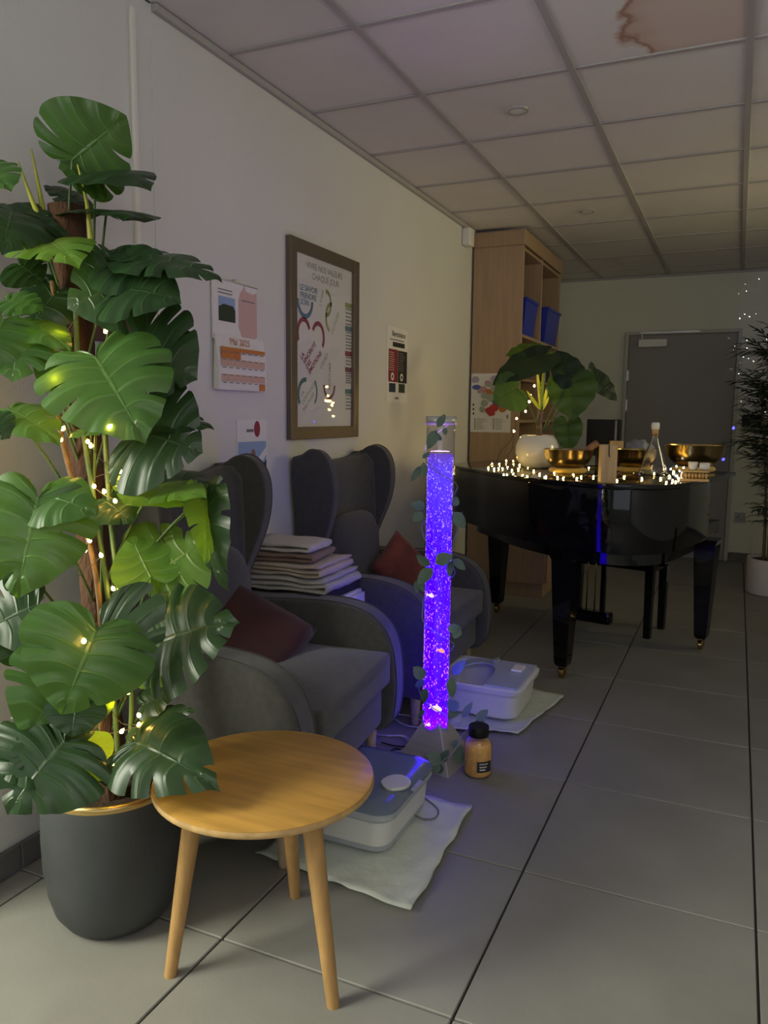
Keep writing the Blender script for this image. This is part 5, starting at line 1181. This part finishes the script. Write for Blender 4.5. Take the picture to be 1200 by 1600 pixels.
# white round pot with alocasia and dracaena
px_, py_ = pxy(838, 731); WP = Vector((px_, py_, LZ))
wpot = thing('potted_alocasia', 'alocasia with big dark leaves in a round white pot on the piano', 'plant', WP)
mesh_obj('pot', lathe([(.0, .0), (.062, .0), (.085, .01), (.108, .04), (.121, .085), (.119, .125), (.103, .163), (.088, .181), (.083, .184), (.079, .180), (.095, .155), (.0, .150)], 56, cap=False), M_ceramic, wpot, True)
def aloc_bm(Ln, Wd, seed, droop=.2, fold=.1):
    bm = bmesh.new(); uvl = bm.loops.layers.uv.new('UVMap'); r_ = random.Random(seed); NS, NT = 28, 8
    for side in (1, -1):
        grid = []
        for i in range(NS+1):
            s_ = i/NS; ex, ey = leaf_outline(s_); my = max(0, (s_-.25)/.75)**1.1
            if s_ > .97: my = max(my, 1.)
            row = []
            for j in range(NT+1):
                te = j/NT*(1+.03*math.sin(s_*40+seed)); x = ex*te*.92; y = my+(ey-my)*te
                z = fold*x-fold*x*x-droop*max(0, y)**2-droop*.9*x*x+.02*te*math.sin(s_*30+seed)
                row.append((Vector((side*x*Wd, y*Ln, z*Ln)), ((s_*4.0) % 1, te)))
            grid.append(row)
        V = [[bm.verts.new(p[0]) for p in row] for row in grid]
        for i in range(NS):
            for j in range(NT):
                idx = ((i, j), (i, j+1), (i+1, j+1), (i+1, j)) if side > 0 else ((i, j), (i+1, j), (i+1, j+1), (i, j+1))
                f_ = bm.faces.new([V[a][b_] for a, b_ in idx]); sb = int(i/NS*4)
                for lp, (a, b_) in zip(f_.loops, idx): lp[uvl].uv = (a/NS*4-sb, grid[a][b_][1][1])
    bmesh.ops.remove_doubles(bm, verts=bm.verts, dist=.0015)
    return bm
AD = (WP-CO).dot(AF)
def al(a, t, da, dt, wd, kind, nrm=(0, 0, 0), droop=.15, fold=.1, seed=1, stem=True, base=(846, 678)):
    A_ = dp(*a, AD+da); T_ = dp(*t, AD+dt); Ln = (T_-A_).length/1.04
    o = mesh_obj('leaf', aloc_bm(Ln, wd, seed, droop, fold), M_aloc if kind == 'n' else M_alocd, wpot, 'leaf')
    Nv = (CO-A_).normalized()+AX*nrm[0]+AY*nrm[1]+AF*nrm[2]; A2, T2 = A_-WP, T_-WP
    Y = (T2-A2).normalized(); Z = (Nv-Y*Nv.dot(Y)).normalized(); orient(o, A2, T2+Z*droop*Ln, Nv)
    if stem:
        b_ = dp(*base, AD)-WP; tube_obj('petiole', [b_, b_.lerp(A2, .5)+Vector((0, 0, .1*(A2-b_).length)), A2], .004, M_stem, wpot, 6, 5)
al((893, 592), (895, 655), -.02, -.05, .26, 'n', (0, .1, 0), .1, .12, 1)
al((893, 592), (870, 548), -.02, .05, .17, 'd', (0, .6, 0), .1, .1, 2, False)
al((850, 555), (772, 600), .0, -.08, .20, 'd', (.1, .9, 0), .2, .1, 3)
al((846, 545), (792, 556), .08, .02, .18, 'n', (.1, 1.4, 0), .2, .1, 4, False)
al((808, 608), (772, 628), -.08, -.1, .22, 'n', (.2, .1, 0), .12, .1, 5)
al((930, 590), (963, 626), .05, .05, .14, 'd', (.9, .2, 0), .1, .1, 6)
al((928, 592), (924, 565), .05, .08, .09, 'd', (.9, .2, 0), .1, .1, 7, False)
al((887, 660), (889, 706), -.02, -.05, .15, 'n', (0, .1, 0), .1, .2, 8)
bm = bmesh.new(); tube(bm, [dp(843, 680, AD)-WP, dp(843, 660, AD)-WP, dp(846, 642, AD)-WP], .017, 10, 6, taper=.015)
for v in bm.verts: v.co += Vector((noise.noise(v.co*60), noise.noise(v.co*60+Vector((5, 0, 0))), 0))*.004
mesh_obj('trunk', bm, M_trunk, wpot, True)
for tip in ((838, 568), (849, 575), (858, 594), (859, 618), (823, 610), (826, 618), (841, 600), (852, 570)):
    a_ = dp(846, 642, AD)-WP; t_ = dp(*tip, AD-.02+.04*rnd.random())-WP; l_ = (t_-a_).length
    bm = bmesh.new(); uvl = bm.loops.layers.uv.new('UVMap'); rows = []
    for i in range(8):
        u = i/7; hw = .009*math.sin(PI*min(.98, .12+u*.86))**.8; rows.append([bm.verts.new((s_*hw, l_*u, .03*l_*math.sin(PI*u)+.35*hw*abs(s_))) for s_ in (-1, 0, 1)])
    for i in range(7):
        for j in range(2):
            f_ = bm.faces.new((rows[i][j], rows[i][j+1], rows[i+1][j+1], rows[i+1][j]))
            for lp, jj in zip(f_.loops, (j, j+1, j+1, j)): lp[uvl].uv = (.9, .0 if jj != 1 else .7)
    o = mesh_obj('striped_leaf', bm, M_stripe, wpot, 'leaf'); orient(o, a_, t_, (CO-WP).normalized()+Vector((rnd.uniform(-.5, .5), 0, 0)))

# fairy lights on the piano
fb = [(769, 725), (780, 725), (779, 732), (785, 732), (791, 720), (792, 742), (802, 741), (793, 730), (802, 721), (810, 733), (824, 745), (816, 743), (834, 736), (851, 749), (853, 745), (871, 746), (901, 748), (908, 745), (920, 731), (927, 745), (959, 752), (964, 751), (960, 726), (991, 737), (1015, 736), (1022, 742),
      (1041, 737), (1041, 754), (1051, 751), (1053, 737), (1046, 744), (1065, 742), (1066, 749), (1060, 748), (1063, 733), (763, 731), (800, 735), (812, 726), (1056, 753), (866, 739), (880, 750), (940, 742), (975, 745), (1003, 748), (1032, 748), (825, 730), (843, 741), (896, 742), (787, 742), (772, 733)]
B = []; wp_pts = []
for px, py in fb:
    p = on('z', LZ+.006, px, py); u, v = pan(p)
    if v > 1.13 or u > .8: p = on('z', LZ+.006, px, py-3)
    B.append((p, M_bulbp))
for px, py in ((1048, 733), (1057, 729), (1062, 736), (1068, 731), (1052, 740), (1066, 740), (1058, 744)): B.append((on('z', LZ+.03, px, py), M_bulbcool))
order = sorted(range(len(fb)), key=lambda i: fb[i][0])
seq = [B[i][0]+Vector((0, 0, -.003)) for i in order]; seg = []
for a, b_ in zip(seq, seq[1:]): seg += [a, a.lerp(b_, .5)+Vector((rnd.uniform(-.03, .03), rnd.uniform(-.03, .03), 0))]
light_string('fairy_lights', 'tangle of warm fairy lights strewn along the piano lid', [seg+[seq[-1]]], B, M_wired, .0016, br=.0043, origin=(seq[10].x, seq[10].y, LZ))
hb = [(835, 603), (829, 619), (834, 627), (827, 628), (821, 628), (813, 631), (814, 635), (821, 643), (807, 654), (803, 674)]
B = [(dp(*p, AD+.12), M_bulbp) for p in hb]
HW_ = [[dp(px, py, AD+.12) for px, py in ((835, 603), (829, 619), (834, 627), (821, 628), (813, 631), (821, 643), (807, 654), (806, 662), (803, 674), (797, 690), (783, 704), (776, 722))]]
HW_.append([dp(px, py, AD+.12) for px, py in ((803, 674), (802, 690), (800, 702), (793, 713), (796, 724))])
light_string('fairy_lights', 'short strand of warm fairy lights hanging from the alocasia down to the piano', HW_, B, M_wired, .0014, br=.006, origin=(WP.x, WP.y, LZ+.2))
# petals and tea lights
for k in range(22):
    px = rnd.choice([845, 860, 838, 915, 930, 965, 1000, 1030, 1010, 850, 875, 905, 780, 815, 980, 1040])+rnd.uniform(-8, 8); py = 737+rnd.uniform(-5, 9)
    p = on('z', LZ, px, py); u, v = pan(p)
    if v > 1.1 or u > .72 or v < .1: continue
    bm = oval_leaf_bm(.03, .026, .5); o = mesh_obj('petal', bm, M_petal, None, 'leaf'); o.location = (p.x, p.y, LZ+.005); o.rotation_euler = (rnd.uniform(-.15, .15), rnd.uniform(-.2, .2), rnd.uniform(0, 6)); tag(o, 'pink petals strewn among the fairy lights on the piano lid', 'petal', 'petals on the piano lid')
# monitor / dark box and crumpled cloth standing on the piano behind the bowls
q = ploc(.20, .17); a0 = on('y', q.y, 918, 655); a1 = on('y', q.y, 972, 655)
mo = thing('computer_monitor', 'black flat screen standing at the back of the piano', 'monitor', ((a0.x+a1.x)/2, q.y, LZ), -.1)
hw_ = (a1.x-a0.x)/2
mesh_obj('screen', bbox(-hw_, hw_, -.02, .02, .07, a0.z-LZ, b=.005), M_black, mo); mesh_obj('side_bezel', bbox(hw_-.03, hw_-.018, -.023, -.019, .075, a0.z-LZ-.005), M_cablegrey, mo)
mesh_obj('stand', bbox(-.04, .04, -.015, .015, .01, .08, b=.004), M_black, mo); mesh_obj('foot_plate', bbox(-.09, .09, -.06, .06, 0, .012, b=.004), M_black, mo)
q2 = ploc(.42, .14); cc = on('y', q2.y, 995, 694); bm = bmesh.new(); blob(bm, (0, 0, 0), 1, 4, (.085, .07, .06))
for v in bm.verts:
    k = noise.noise(v.co*28)*.016+noise.noise(v.co*60)*.008; v.co += v.co.normalized()*k
    v.co.z = max(v.co.z, -.05)
o = mesh_obj('crumpled_cloth', bm, M_crumple, None, True); o.location = (cc.x, cc.y, LZ+.105); tag(o, 'crumpled grey blue cloth on a box behind the middle bowl', 'cloth')
o = mesh_obj('grey_case', bbox(-.10, .10, -.08, .08, 0, .054, b=.012), M_blackcloth); o.location = (cc.x, cc.y, LZ); tag(o, 'low dark case under the crumpled cloth', 'case')

# ================================================================= BAMBOO
BP = Vector((.315, 6.36, 0)); bp = thing('potted_bamboo', 'artificial bamboo with thin dark leaves in a white planter', 'plant', BP)
smooth_angle(mesh_obj('planter', lathe([(.0, .0), (.178, .0), (.188, .006), (.192, .26), (.190, .266), (.182, .264), (.178, .24), (.0, .238)], 56, cap=False), M_rock, bp), 40)
bm = lathe([(.0, .244), (.177, .240)], 40, cap=False); mesh_obj('soil', bm, M_soil, bp)
rb = random.Random(21); canes = []
for k in range(11):
    a = rb.uniform(0, 2*PI); r0 = rb.uniform(.02, .13); x0, y0 = r0*math.cos(a), r0*math.sin(a); hgt = rb.uniform(1.2, 1.78); lx, ly_ = x0*1.5+rb.uniform(-.16, .03), y0*1.3
    pts = [(x0, y0, .24), (x0*.8+lx*.2, y0, .24+hgt*.4), (lx, ly_, .24+hgt*.95)]; canes.append([Vector(p) for p in catmull(pts, 8)])
    if k == 0: tube_obj('cane', pts, .013, M_cane, bp, 7, 8, taper=.005)
    else: tube_obj('cane', pts, .013, M_cane, bp, 7, 8, taper=.005)
def frond_bm(seed):
    r_ = random.Random(seed); bm = bmesh.new(); L_ = .17
    tube(bm, [(0, 0, 0), (0, L_*.5, .02), (0, L_, .015)], .0012, 4, 3)
    for i in range(9):
        u = (i+1)/9; o_ = Vector((0, L_*u, .02)); sd_ = 1 if i % 2 else -1; an = sd_*r_.uniform(.35, .8) if i < 8 else 0; l_ = r_.uniform(.06, .10)
        d = Vector((math.sin(an), math.cos(an), r_.uniform(-.35, .15))).normalized(); s_ = d.cross(Vector((0, 0, 1))).normalized()*.0098
        P = [o_, o_+d*l_*.35+s_, o_+d*l_-Vector((0, 0, .008)), o_+d*l_*.35-s_]; bm.faces.new([bm.verts.new(p) for p in P])
    return bm
fp = [mesh_obj('frond', frond_bm(s_), M_bleaf if s_ < 4 else M_bleafl, bp, 'leaf') for s_ in range(5)]
cnt = 0
for c in canes:
    for k in range(25):
        t = rb.uniform(.12, 1)**.62; p = c[min(len(c)-1, int(t*(len(c)-1)))]; a = rb.uniform(0, 2*PI) if rb.random() < .65 else PI+rb.uniform(-.7, .7)
        o = fp[cnt % 5] if cnt < 5 else fp[cnt % 5].copy()
        if cnt >= 5: C.objects.link(o)
        cnt += 1; o.location = p; o.scale = [rb.uniform(.7, 1.15)*(1.15 if t > .5 else .8)]*3
        o.rotation_euler = (rb.uniform(-.2, .75), rb.uniform(-.5, .5), a-PI/2)
B = [(on('y', 6.25, 1130, 718), M_bulbblue), (on('y', 6.2, 1146, 669), M_bulbblue)]
light_string('led_dots', 'two small blue lights on a thin wire at the left edge of the bamboo', [[B[0][0], B[0][0].lerp(B[1][0], .5)+Vector((.02, 0, 0)), B[1][0]]], B, M_wired, .001, br=.010, origin=(0.05, 6.3, 1.2))

# ================================================================= STAR PROJECTOR LIGHT (real spot with a star pattern)
def star_spot(name, loc, target, power, angle, nebula, dens, thr):
    l = bpy.data.lights.new(name, 'SPOT'); l.energy = power; l.spot_size = angle; l.spot_blend = .15; l.shadow_soft_size = .002; l.use_nodes = True; nt = l.node_tree
    em = nt.nodes['Emission']; tc = N(nt, 'ShaderNodeTexCoord'); vo = N(nt, 'ShaderNodeTexVoronoi'); vo.inputs['Scale'].default_value = dens; nt.links.new(tc.outputs['Normal'], vo.inputs[0])
    lt = N(nt, 'ShaderNodeMath', operation='LESS_THAN'); lt.inputs[1].default_value = thr; nt.links.new(vo.outputs['Distance'], lt.inputs[0])
    mu = N(nt, 'ShaderNodeMath', operation='MULTIPLY_ADD'); nt.links.new(lt.outputs[0], mu.inputs[0]); mu.inputs[1].default_value = 260; mu.inputs[2].default_value = 0
    cr = N(nt, 'ShaderNodeMix', data_type='RGBA'); nt.links.new(lt.outputs[0], cr.inputs[0]); cr.inputs[6].default_value = (*nebula, 1); cr.inputs[7].default_value = (.8, 1, .85, 1)
    ad = N(nt, 'ShaderNodeMath', operation='ADD'); nt.links.new(mu.outputs[0], ad.inputs[0]); ad.inputs[1].default_value = 1
    nt.links.new(cr.outputs[2], em.inputs[0]); nt.links.new(ad.outputs[0], em.inputs[1])
    o = bpy.data.objects.new(name, l); C.objects.link(o); o.location = loc; o.rotation_euler = (Vector(target)-Vector(loc)).to_track_quat('-Z', 'Y').to_euler(); return o
star_spot('star_projector_light', (1.5, 5.2, .5), (.95, EY, 1.65), 12, .68, (.10, .09, .6), 70, .085)
pj = thing('star_projector', 'small black star projector on the floor right of the frame', 'projector', (1.5, 5.14, 0))
mesh_obj('housing', lathe([(.0, 0), (.07, 0), (.075, .01), (.06, .4), (.04, .43), (.0, .43)], 24, cap=False), M_black, pj, True)
